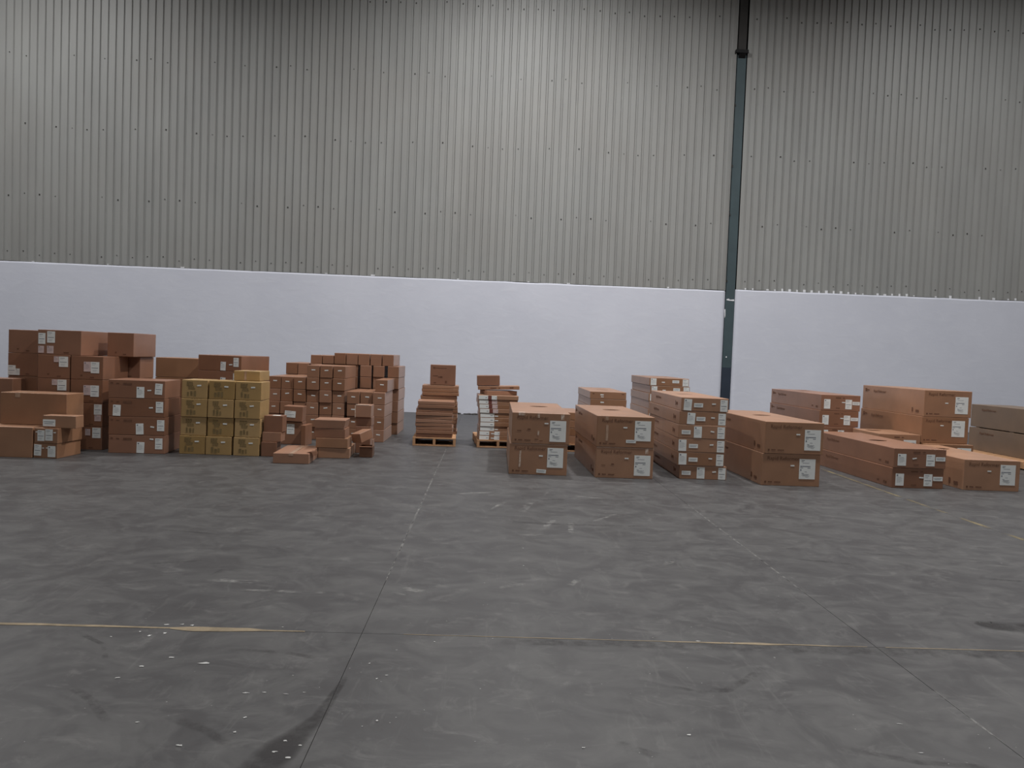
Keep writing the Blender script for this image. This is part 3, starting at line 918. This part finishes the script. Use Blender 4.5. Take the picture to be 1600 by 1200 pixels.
# ---- tall stack of flat cartons behind (P) and the stack left of it (N)
G4 = 'flat cartons in the tall stack by the column'
for i in range(8):
    me = carton_mesh(0.75, 1.85, 0.1465, i % 3, 'brown')
    o = place('flat_carton', me, 3.04 + (0.012 if i == 6 else -0.01 * (i % 2)), 14.40, i * 0.1485, 0)
    where = {7: 'topmost in the tall back stack left of the column', 6: 'second from top in the tall back stack left of the column'}.get(i, f'{ordn(8 - i)} from the top of the tall back stack left of the column')
    tag(o, f'flat brown carton, {where}', 'carton', G4)
    paper_label(o, .75, .1465, 0.03 * .75, 0.06 * .1465, 0.145 * .75, 0.86 * .1465, 'list')
    small_tag(o, 0.31 * .75, 0.40 * .1465, 0.06, 0.018)
    paper_label(o, .75, .1465, 0.58 * .75, 0.40 * .1465, 0.17 * .75, 0.36 * .1465, 'strip')
    paper_label(o, .75, .1465, 0.84 * .75, 0.04 * .1465, 0.145 * .75, 0.88 * .1465, 'line')
G5 = 'plain flat cartons stacked behind the second front pair'
for i in range(7):
    me = carton_mesh(0.64, 1.84, 0.1305, i % 3, 'brown', hole=(0.35, 0.9, 0.12, 0.06)) if i == 6 else carton_mesh(0.64, 1.84, 0.1305, i % 3, 'brown')
    o = place('flat_carton', me, 1.80 + 0.008 * (i % 2), 13.50, i * 0.1325, 0)
    tag(o, f'flat plain brown carton, {["bottom", "second", "third", "fourth", "fifth", "sixth", "topmost"][i]}{"" if i in (0, 6) else " up"} in stack behind second front pair', 'carton', G5)
    small_tag(o, 0.28 * .64, 0.50 * .1305, 0.06, 0.02)
    if i == 6:
        small_tag(o, 0.30 * .64, 0.25 * .1305, 0.05, 0.014)
        link('printed_mark', bars_mesh('flat_top_mark', [(0.04, 0.075, 0.085, 0.1), (0.56, 0.60, 0.09, 0.10)], 'ink'), None, o, front(0, 0))

# ---- pallets
def pallet(x, y, w, d, h, rz, label, nboards=7):
    root = bpy.data.objects.new('wooden_pallet', None)
    COL.objects.link(root)
    root.matrix_world = Matrix.Translation((x, y, 0)) @ Matrix.Rotation(R(rz), 4, 'Z')
    tag(root, label, 'pallet', 'wooden pallets under carton piles')
    bt = 0.020
    bw = d / nboards * 0.82
    top = box_mesh('deck_board', 0, w, 0, bw, h - bt, h, M['wood'], 0.002)
    for i in range(nboards):
        link('deck_board', top, None, root, Matrix.Translation((0, i * (d - bw) / (nboards - 1), 0)))
    bot = box_mesh('bottom_board', 0, w, 0, bw, 0, bt, M['wood'], 0.002)
    for i in range(3):
        link('bottom_board', bot, None, root, Matrix.Translation((0, i * (d - bw) / 2, 0)))
    sw = 0.042
    st = box_mesh('stringer', 0, sw, 0.002, d - 0.002, bt, h - bt, M['wood'], 0.002)
    for i in range(3):
        link('stringer', st, None, root, Matrix.Translation((i * (w - sw) / 2, 0, 0)))
    return root
PH = 0.135
pallet(-1.18, 12.33, 0.688, 1.22, PH, 2.0, 'pine pallet under the leaning pile of thin flat cartons')
pallet(-0.150, 12.38, 0.69, 1.22, 0.122, 4.5, 'pine pallet under the pile of flat cartons with white edge labels')
pallet(0.72, 12.22, 0.80, 1.05, 0.125, 0, 'pine pallet mostly hidden behind the leftmost pair of long cartons')
pallet(8.50, 11.50, 1.15, 2.3, 0.125, 0, 'pine pallet under the dark cartons at the right edge', 12)

# ---- first pallet: thin flat cartons in two piles with an upright carton on top
G6 = 'thin flat cartons on the first pallet'
rnd = random.Random(5)
TH = 0.0585
for i in range(10):
    w = 0.585 + 0.02 * rnd.random()
    me = carton_mesh(0.59, 0.56, TH - 0.004, i % 4, 'small', r_=0.006, bulge=0.003)
    o = place('thin_flat_carton', me, -1.146 + rnd.uniform(-0.014, 0.014) + 0.002 * i, 12.365 + rnd.uniform(-0.015, 0.012), PH + i * TH, 2.2 + rnd.uniform(-1.2, 1.2))
    tag(o, f'thin flat brown carton, {["lowest", "second", "third", "fourth", "fifth", "sixth", "seventh", "eighth", "ninth", "topmost"][i]}{"" if i in (0, 9) else " up"} in front pile on the left pallet', 'carton', G6)
for i in range(14):
    me = carton_mesh(0.615, 0.50, TH - 0.004, i % 4, 'brown', r_=0.006, bulge=0.003)
    o = place('thin_flat_carton', me, -1.125 + rnd.uniform(-0.012, 0.012) + (0.008 if i > 10 else 0), 12.985 + rnd.uniform(-0.012, 0.012), PH + i * TH, 2.0 + rnd.uniform(-1.0, 1.0))
    nm = {13: 'topmost', 12: 'second from top', 11: 'third from top'}.get(i, f'{ordn(i + 1)} from the bottom')
    tag(o, f'thin flat carton, {nm} in taller back pile on the left pallet', 'carton', 'thin flat cartons in the taller pile on the first pallet')
me = carton_mesh(0.425, 0.26, 0.342, 0, 'redbrown')
o = place('upright_carton', me, -0.985, 13.03, PH + 14 * TH + 0.001, 1.5)
tag(o, 'upright brown carton with printed logo on top of the left pallet pile', 'carton')
link('printed_mark', bars_mesh('upright_print', [(0.045, 0.085, 0.275, 0.305), (0.09, 0.27, 0.283, 0.292), (0.045, 0.13, 0.150, 0.160), (0.13, 0.20, 0.128, 0.142), (0.165, 0.205, 0.12, 0.15), (0.25, 0.285, 0.035, 0.075), (0.06, 0.1, 0.03, 0.045)], 'ink'), None, o, front(0, 0))

# ---- second pallet: flat cartons with white edge labels
G7 = 'flat cartons with white edge labels on the second pallet'
SH = 0.0725
dxs = [0.0, 0.003, 0.012, 0.012, 0.012, 0.008, 0.0, -0.012, -0.02, -0.028]
ws = [0.60, 0.60, 0.60, 0.60, 0.60, 0.60, 0.61, 0.63, 0.64, 0.655]
for i in range(10):
    w = ws[i]
    me = carton_mesh(w, 0.62, SH - 0.002, i % 3, 'brown', r_=0.006, bulge=0.003)
    o = place('flat_carton', me, -0.130 + dxs[i], 12.41 + 0.004 * (i % 3), 0.122 + i * SH, 3.5 + (i % 3 - 1) * 0.5)
    pos = 'lowest' if i == 0 else 'topmost labelled one' if i == 9 else f'{ordn(i + 1)} from the bottom'
    tag(o, f'flat carton with white edge label, {pos} on the right-hand pallet', 'carton', G7)
    hh = SH - 0.002
    if i < 2:
        paper_label(o, w, hh, 0.015, 0.005, 0.155, hh - 0.010, 'none')
        small_tag(o, 0.20, 0.022, 0.055, 0.016)
        paper_label(o, w, hh, 0.255, 0.005, 0.085, hh - 0.010, 'none')
    elif i < 6:
        paper_label(o, w, hh, 0.012, 0.004, 0.225, hh - 0.008, 'none')
        if i != 3:
            small_tag(o, 0.245, 0.018, 0.055, 0.016)
    else:
        paper_label(o, w, hh, 0.012, 0.004, 0.15, hh - 0.008, 'none')
        link('label_stripe', slab('label_stripe', 0.052, hh - 0.006, 'brownbar'), None, o, front(0.165, 0.003))
        paper_label(o, w, hh, 0.22, 0.004, 0.085, hh - 0.008, 'none', 0, 'paper' if i == 9 else 'pinkpaper')
z = 0.122 + 10 * SH
o = place('flat_carton', carton_mesh(0.53, 0.34, 0.066, 5, 'small', r_=0.004), -0.02, 12.50, z + 0.001, 20)
tag(o, 'thin brown carton lying askew on top of the white-labelled pile', 'carton')
o = place('flat_carton', carton_mesh(0.68, 0.40, 0.056, 6, 'brown', r_=0.004), -0.165, 12.60, z + 0.073, 1.5, 0, -2.2)
tag(o, 'flat brown carton tilted up to the right near the top of the second pallet pile', 'carton')
link('printed_mark', bars_mesh('tilted_print', [(0.20, 0.30, 0.018, 0.034), (0.34, 0.36, 0.018, 0.034), (0.52, 0.58, 0.02, 0.04)], 'ink'), None, o, front(0, 0))
o = place('small_carton', carton_mesh(0.375, 0.28, 0.165, 7, 'redbrown'), -0.185, 12.67, z + 0.138, 1.5, 0, -2.2)
tag(o, 'plain reddish brown carton topping the second pallet pile', 'carton')

# ---- flat cartons on the pallet behind the leftmost long pair
for i in range(4):
    o = place('flat_carton', carton_mesh(0.72, 1.0, 0.1245, i % 3, 'brown'), 0.77 + 0.006 * (i % 2), 12.24, 0.125 + i * 0.1265, 0)
    tag(o, f'flat brown carton seen between the two left long-carton pairs, {["lowest", "second up", "third up", "topmost"][i]}', 'carton', 'flat cartons on the hidden pallet')

# ---- dark cartons at the right edge
for i in range(2):
    o = place('long_carton', carton_mesh(0.74, 2.2, 0.40, i, 'duskbrown'), 8.80 + 0.02 * i, 11.56, 0.126 + i * 0.415, 0)
    tag(o, f'dark olive-brown long carton at the right edge, {["lower, resting on the pallet", "upper of the two"][i]}', 'carton', 'dark cartons at the right edge')
    link('printed_words', text_mesh('Rapid Reformer', 0.06), None, o, leftface(0.86 * 2.2, 0.74 * 0.4))
    bm = bmesh.new()
    for q in (0.05, 0.69):
        for yy in (0.2, 1.1, 2.0):
            add_box(bm, q - 0.04, q + 0.04, yy - 0.05, yy + 0.05, -0.013, 0.0005)
    if i:
        link('spacer_pad', from_bm('spacer_pad', bm, M['duskbrown']), None, o)
    else:
        bm.free()

# ------------------------------------------------------------------ left half
# ---- small cartons: the wall of square-ended long cartons
CW, CD, CH = 0.198, 1.0, 0.2005
small_v = [carton_mesh(CW, CD, CH, v, 'small', bulge=0.003) for v in range(5)]
rnd = random.Random(11)
def small(x, y, z, label, group, tg=True, dx=0.0, dz=0.0, var=None, ang=None):
    o = place('square_end_carton', small_v[rnd.randrange(5) if var is None else var], x + dx, y, z, rnd.uniform(-1.0, 1.0) * 0.22 if ang is None else ang)
    tag(o, label, 'carton', group)
    if tg:
        small_tag(o, CW * rnd.uniform(0.34, 0.44), CH * rnd.uniform(0.52, 0.62), 0.062, 0.017, rnd.uniform(-8, 6))
    return o
GA, GB = 'small square-ended cartons in the front of the wall', 'small square-ended cartons in the back of the wall'
PZ = 0.2035
blocks = [('left block by olive cartons', [-3.60, -3.391, -3.18], 5, 12.70), ('tall middle block', [-2.968, -2.757, -2.545], 6, 12.68), ('low right block', [-2.300, -2.094], 4, 12.67), ('right-end column', [-1.880], 4, 12.62)]
def rowname(r, n):
    return 'bottom row' if r == 0 else 'top row' if r == n - 1 else f'{ordn(r + 1)} row up'
for nm, xs_, rows, y in blocks:
    for r in range(rows):
        for k, xq in enumerate(xs_):
            cpos = '' if len(xs_) == 1 else (['left', 'right'][k] if len(xs_) == 2 else ['left', 'middle', 'right'][k]) + ' carton, '
            small(xq + rnd.uniform(-0.002, 0.002), y + rnd.uniform(-0.025, 0.015), r * PZ, f'small square-ended carton, {cpos}{rowname(r, rows)} of the {nm}', GA)
small(-1.865, 12.77, 4 * PZ, 'small brown carton set back on top of the right-end column', GA, True, ang=0.5)
back_cols = [(-3.61, 6), (-3.402, 6), (-3.17, 6), (-2.96, 6), (-2.745, 6), (-2.535, 6), (-2.29, 6), (-2.06, 6), (-1.80, 6)]
BY = 13.80
PB = 0.2045
for k, (xq, n) in enumerate(back_cols):
    for r in range(n):
        seen = r >= n - (2 if k > 4 else 1) or k == len(back_cols) - 1
        if seen:
            lab = f'small plain brown carton in the back rank, {ordn(k + 1)} column from left, {ordn(r + 1)} row up'
        else:
            lab = 'small plain brown carton hidden low in the back rank of the carton wall'
        small(xq + rnd.uniform(-0.002, 0.002), BY + rnd.uniform(-0.02, 0.03), r * PB, lab, GB if seen else 'cartons hidden in the back rank', False)
for k, xq in enumerate((-2.755, -2.545, -2.335, -2.12, -1.905)):
    small(xq, BY + rnd.uniform(-0.02, 0.03), 6 * PB, f'small plain brown carton on the very top row, {ordn(k + 1)} of the five from left', 'cartons on the very top row', False, ang=rnd.uniform(-0.3, 0.3))
for k, xq in enumerate((-3.175, -2.965)):
    o = place('square_end_carton', carton_mesh(CW, CD, 0.15, k, 'small'), xq, BY, 6 * PB, 0)
    tag(o, f'low plain brown carton left of the very top row, {["left", "right"][k]} of two', 'carton', 'low cartons beside the very top row')

# ---- olive cartons, four high, three wide
OW, OD, OH = 0.345, 0.42, 0.2485
oxs = [(-4.155, -4.15, -4.14, -4.14), (-3.80, -3.785, -3.785, -3.775), (-3.428, -3.42, -3.425, -3.417)]
rnd = random.Random(8)
for r in range(4):
    for k in range(3):
        o = place('olive_carton', carton_mesh(OW, OD, OH, (r + k) % 4, 'olive'), oxs[k][r], 10.52 + rnd.uniform(-0.012, 0.012), r * 0.2525, rnd.uniform(-0.8, 0.5))
        tag(o, f'olive-yellow carton, {["left", "middle", "right"][k]} column, {["bottom row on the floor", "second row up", "third row up", "top row"][r]}', 'carton', 'olive cartons stacked four high')
        bars = []
        rr = random.Random(r * 3 + k)
        for row in range(5):
            zz = 0.90 - row * 0.085
            x = 0.20 + (0.06 if row > 2 else 0)
            for _ in range(3):
                ww = rr.uniform(0.05, 0.10)
                bars.append((x * OW, (x + ww) * OW, (zz - 0.055) * OH, zz * OH))
                x += ww + 0.012
        for q in range(3):
            x = 0.22 + q * 0.125
            bars.append((x * OW, (x + rr.uniform(0.06, 0.10)) * OW, rr.uniform(0.10, 0.16) * OH, rr.uniform(0.32, 0.44) * OH))
        link('printed_mark', bars_mesh(f'olive_print', bars, 'oliveink'), None, o, front(0, 0))
        small_tag(o, 0.60 * OW, 0.66 * OH, 0.055, 0.018, rr.uniform(-6, 3))
o = place('olive_carton', carton_mesh(0.36, 0.44, 0.135, 9, 'olive'), -3.525, 10.76, 4 * 0.2525, -1)
tag(o, 'low olive-yellow carton lying on top of the olive stack at the back', 'carton')
tape(o, 0.36, 0.44, 0.135, 0.16, 0.43, 0.13, 0.03)

# ---- brown cartons behind the olive stack
pallet(-4.555, 12.2, 0.72, 0.95, 0.11, -10, 'pine pallet hidden behind the olive stack')
for i in range(5):
    w, d, h = 0.72, 0.95, 0.2420
    o = place('labelled_carton', carton_mesh(w, d, h, i % 3, 'redbrown'), -4.555, 12.20, 0.111 + i * 0.2440, -10)
    tag(o, f'brown carton with two white labels behind the olive stack, {["bottom one", "second up", "third up", "second from top", "topmost"][i]}', 'carton', 'labelled cartons behind the olive stack')
    paper_label(o, w, h, 0.52 * w, 0.04 * h, 0.12 * w, 0.56 * h, 'list', 2)
    small_tag(o, 0.72 * w, 0.38 * h, 0.055, 0.018, -5)
    paper_label(o, w, h, 0.82 * w, 0.30 * h, 0.12 * w, 0.58 * h, 'line')
for i in range(4):
    o = place('plain_carton', carton_mesh(0.68, 0.60, 0.312, i % 2, 'brown'), -5.34, 12.50, i * 0.3145, -1)
    tag(o, f'plain brown carton between the labelled stacks, {["bottom", "second up", "third up", "topmost"][i]}', 'carton', 'plain cartons behind the labelled stack')

# ---- four-high stack with labels
TW, TD, THH = 0.722, 0.64, 0.2435
tl = [(0.50, 0.73, 0.83), (0.49, 0.74, 0.86), (0.08, 0.72, 0.84), (0.50, 0.69, 0.82)]
for i in range(4):
    o = place('labelled_carton', carton_mesh(TW, TD, THH, i % 3, 'redbrown'), -5.04 + (0.012, 0.01, 0.004, 0.0)[i], 10.36, i * 0.2455, 4.5)
    tag(o, f'wide carton with two white labels left of the olive stack, {["bottom one", "second up", "third up", "topmost"][i]}', 'carton', 'wide labelled cartons left of the olive stack')
    a, t_, b_ = tl[i]
    paper_label(o, TW, THH, a * TW, 0.04 * THH, 0.135 * TW, 0.60 * THH, 'list', (2, -2, 2, 0)[i])
    small_tag(o, t_ * TW, (0.78, 0.45, 0.48, 0.42)[i] * THH, 0.05, 0.017, (5, 8, -3, -4)[i])
    paper_label(o, TW, THH, b_ * TW, 0.26 * THH, 0.13 * TW, 0.60 * THH, 'line', 3 if i == 3 else 0)
    link('printed_mark', bars_mesh('wide_print', [(0.03, 0.06, 0.19, 0.21), (0.19, 0.30, 0.18, 0.205), (0.10, 0.14, 0.19, 0.20)], 'ink'), None, o, front(0, 0))

# ---- tower at the left
WWD, WDP, WHH = 0.43, 0.72, 0.3165
def tower(x, y, z, w, d, h, label, group, var, labs=(), mat='redbrown', rz=0.0, marks=True):
    o = place('tower_carton', carton_mesh(w, d, h, var, mat), x, y, z, rz)
    tag(o, label, 'carton', group)
    for st, fx, fz, fw, fh, mm in labs:
        paper_label(o, w, h, fx * w, fz * h, fw * w, fh * h, st, 0, mm)
    if marks:
        link('printed_mark', bars_mesh('tower_print', [(0.60 * w, 0.72 * w, 0.08 * h, 0.12 * h), (0.30 * w, 0.36 * w, 0.14 * h, 0.2 * h)], 'ink'), None, o, front(0, 0))
    return o
GT = 'tall cartons in the left tower'
TZ = 0.3185
L2 = [('list', 0.40, 0.34, 0.22, 0.42, 'pinkpaper'), ('line', 0.62, 0.28, 0.26, 0.48, 'paper')]
rowt = ['bottom row', 'second row up', 'third row up', 'fourth row up']
lbs_a = [[('list', 0.48, 0.62, 0.16, 0.28, 'pinkpaper'), ('line', 0.70, 0.52, 0.26, 0.44, 'paper')], [('line', 0.74, 0.52, 0.24, 0.44, 'paper'), ('list', 0.76, 0.24, 0.20, 0.26, 'pinkpaper')], L2, L2]
lbs_b = [[], [], [('line', 0.62, 0.50, 0.28, 0.46, 'paper'), ('list', 0.45, 0.72, 0.16, 0.24, 'pinkpaper')], [('line', 0.66, 0.50, 0.28, 0.44, 'paper'), ('list', 0.50, 0.70, 0.15, 0.24, 'pinkpaper')]]
for r in range(4):
    tower(-5.65, 10.58, r * TZ, WWD, WDP, WHH, f'brown carton with paper labels in the left tower, right column, {rowt[r]}', GT, r % 3, lbs_a[r])
    tower(-6.095, 10.585, r * TZ, WWD, WDP, WHH, f'brown carton in the left tower, middle column, {rowt[r]}', GT, (r + 1) % 3, lbs_b[r])
    tower(-5.49, 11.325, r * TZ, WWD, 0.45, WHH, f'brown carton at the rear right of the left tower, {rowt[r]}', GT, (r + 2) % 3)
for r in range(5):
    tower(-6.62, 10.80, r * 0.3195, 0.40, 0.62, 0.3175, f'brown carton in the left tower, leftmost column, {["bottom row", "second row up", "third row up", "fourth row up", "top row"][r]}', GT, r % 3, [('line', 0.0, 0.04, 0.26, 0.42, 'paper'), ('list', 0.26, 0.04, 0.14, 0.28, 'paper')] if r == 3 else [])
tower(-6.11, 10.60, 4 * TZ, 0.58, 0.86, 0.335, 'wide brown carton with four paper labels topping the left tower', GT, 1,
      [('line', 0.02, 0.42, 0.16, 0.44, 'paper'), ('line', 0.22, 0.48, 0.18, 0.46, 'paper'), ('list', 0.02, 0.06, 0.13, 0.28, 'pinkpaper'), ('list', 0.22, 0.05, 0.15, 0.30, 'pinkpaper')])
tower(-5.385, 11.02, 4 * TZ, 0.365, 0.72, 0.335, 'wide brown carton at the right end of the tower top', GT, 2)
o = place('tall_carton', carton_mesh(0.46, 0.30, 0.935, 0, 'redbrown'), -6.80, 10.45, 0, 0)
tag(o, 'tall reddish brown carton at the left edge behind the front cartons', 'carton')

# ---- front cartons at the far left
o = place('plain_carton', carton_mesh(0.62, 0.62, 0.378, 0, 'brown'), -6.255, 9.69, 0, 1)
tag(o, 'brown carton on the floor at the left edge, under the biggest front carton', 'carton')
GF = 'pair of low labelled cartons at the front left'
for i in range(2):
    w, d, h = 0.300, 0.50, 0.1865
    o = place('low_carton', carton_mesh(w, d, h, i, 'brown'), -5.622 + 0.006 * i, 9.705, i * 0.1895, -3 + i * -1.5)
    tag(o, f'low brown carton with two white labels, {["on the floor, lower of two", "upper of two"][i]} at front left', 'carton', GF)
    if i:
        paper_label(o, w, h, 0.14 * w, 0.14 * h, 0.30 * w, 0.72 * h, 'line'); paper_label(o, w, h, 0.47 * w, 0.18 * h, 0.32 * w, 0.76 * h, 'line')
        small_tag(o, 0.06 * w, 0.70 * h, 0.022, 0.012); small_tag(o, 0.82 * w, 0.70 * h, 0.03, 0.012)
    else:
        paper_label(o, w, h, 0.02 * w, 0.18 * h, 0.30 * w, 0.74 * h, 'line', 2); paper_label(o, w, h, 0.60 * w, 0.10 * h, 0.32 * w, 0.74 * h, 'list')
        small_tag(o, 0.36 * w, 0.66 * h, 0.025, 0.01); small_tag(o, 0.52 * w, 0.67 * h, 0.025, 0.01)
o = place('large_carton', carton_mesh(0.83, 0.42, 0.405, 1, 'brown'), -6.20, 9.97, 0.382, 0.5)
tag(o, 'largest plain brown carton at front left, sealed with tape', 'carton')
tape(o, 0.83, 0.42, 0.405, 0.215, 0.4, 0.06, 0.06)
o = place('low_carton', carton_mesh(0.40, 0.20, 0.155, 2, 'brown'), -5.53, 9.735, 0.378, 2)
tag(o, 'small low brown carton with one label set on the front-left pair', 'carton')
paper_label(o, 0.40, 0.155, 0.0, 0.02, 0.15, 0.085, 'strip')

# ---- loose cartons in front of the small-carton wall
GL = 'loose cartons in front of the carton wall'
def loose(name, x, y, z, w, d, h, label, mat='small', rz=0.0, var=0, rx=0.0, ry=0.0, **kw):
    o = place(name, carton_mesh(w, d, h, var, mat, **kw), x, y, z, rz, rx, ry)
    return tag(o, label, 'carton', GL)
o = loose('loose_carton', -3.055, 10.52, 0, 0.205, 0.26, 0.198, 'brown carton on the floor against the olive stack, lowest of three', 'redbrown', 2)
o = loose('loose_carton', -3.055, 10.55, 0.2, 0.255, 0.22, 0.13, 'low brown carton squeezed between two others beside the olive stack', 'small', 1, 1)
o = loose('loose_carton', -3.045, 10.58, 0.332, 0.255, 0.20, 0.222, 'brown carton with a white label on its top beside the olive stack', 'redbrown', -1, 2)
L = link('paper_label', box_mesh('top_label', 0, 0.105, 0, 0.09, 0, 0.0012, M['paper']), None, o, Matrix.Translation((0.10, 0.04, 0.2215)))
o = loose('loose_carton', -3.165, 11.93, 0, 0.325, 0.26, 0.350, 'brown carton with an upright white label, standing before the carton wall', 'redbrown', 2, 0)
paper_label(o, 0.325, 0.35, 0.085, 0.16, 0.115, 0.155, 'line')
o = loose('loose_carton', -3.135, 11.90, 0.361, 0.290, 0.26, 0.235, 'brown carton with a wide white label, tilted on another carton', 'redbrown', 1, 1, ry=1.5)
paper_label(o, 0.29, 0.235, 0.02, 0.065, 0.165, 0.10, 'line', 2)
o = loose('loose_carton', -2.82, 11.75, 0, 0.07, 0.34, 0.32, 'narrow brown carton on end beside the label-faced pair', 'redbrown', -4, 2)
o = loose('loose_carton', -2.455, 11.20, 0, 0.11, 0.20, 0.155, 'small dark brown carton half hidden behind the low torn carton', 'redbrown', -6, 2)
o = loose('loose_carton', -2.73, 9.93, 0, 0.455, 0.86, 0.133, 'low crumpled brown carton lying frontmost on the floor, corner torn', 'small', 2.5, 3, bulge=0.012)
# torn flap at its right corner
bm = bmesh.new()
v = [bm.verts.new(p) for p in ((0.40, 0.10, 0.137), (0.475, 0.06, 0.150), (0.510, 0.30, 0.135), (0.455, 0.33, 0.137), (0.52, 0.28, 0.10), (0.495, 0.10, 0.09))]
bm.faces.new((v[0], v[1], v[2], v[3])); bm.faces.new((v[1], v[5], v[4], v[2]))
bmesh.ops.solidify(bm, geom=bm.faces[:], thickness=0.005)
link('torn_flap', from_bm('torn_flap', bm, M['small']), None, o)
tape(o, 0.455, 0.86, 0.133, 0.225, 0.84, 0.03, 0.06)
# pile of four with a side carton
o = loose('loose_carton', -2.297, 10.56, 0, 0.425, 0.62, 0.140, 'low brown carton at the bottom of the small leaning pile of four', 'brown', 3, 0)
o = loose('loose_carton', -2.325, 10.55, 0.1415, 0.43, 0.40, 0.135, 'low brown carton second up in the small leaning pile of four', 'brown', 2, 1)
o = loose('loose_carton', -2.350, 10.56, 0.278, 0.415, 0.36, 0.128, 'dark low brown carton third up in the small leaning pile of four', 'redbrown', 1, 2)
o = loose('loose_carton', -2.365, 10.54, 0.408, 0.435, 0.42, 0.118, 'tapered brown carton with pale top, topmost of the small pile of four', 'small', 2, 3, taper=0.11)
# cluster to the right of the pile
o = loose('loose_carton', -1.900, 11.20, 0, 0.215, 0.30, 0.390, 'upright brown carton behind the tipped carton, at bottom of three', 'redbrown', 1, 0)
o = loose('loose_carton', -1.905, 11.22, 0.392, 0.225, 0.28, 0.130, 'dark low brown carton between two upright ones near the wall end', 'redbrown', 0, 1)
o = loose('loose_carton', -1.915, 11.17, 0.524, 0.232, 0.30, 0.175, 'brown carton with a pale folded top edge, highest loose one', 'small', 1, 2)
bm = bmesh.new()
add_box(bm, 0.0, 0.012, -0.004, 0.0, 0.0, 0.17)
add_box(bm, 0.01, 0.20, 0.0, 0.06, 0.1755, 0.181)
link('tape_strip', from_bm('tape_strip', bm, M['whitetape']), None, o)
o = loose('loose_carton', -1.765, 10.76, 0, 0.180, 0.24, 0.150, 'small open-topped brown carton with raised flap at right front', 'small', 2, 0, open_top=True)
bm = bmesh.new()
add_box(bm, 0.172, 0.178, 0.01, 0.22, 0.148, 0.245)
add_box(bm, 0.0, 0.18, -0.045, 0.0, 0.149, 0.154)
link('open_flap', from_bm('open_flap', bm, M['small']), None, o)
o = loose('loose_carton', -1.875, 10.86, 0.182, 0.17, 0.24, 0.135, 'brown carton tipped on its corner beside the small leaning pile', 'small', -34, 1, rx=14, ry=-6)

bpy.context.view_layer.update()
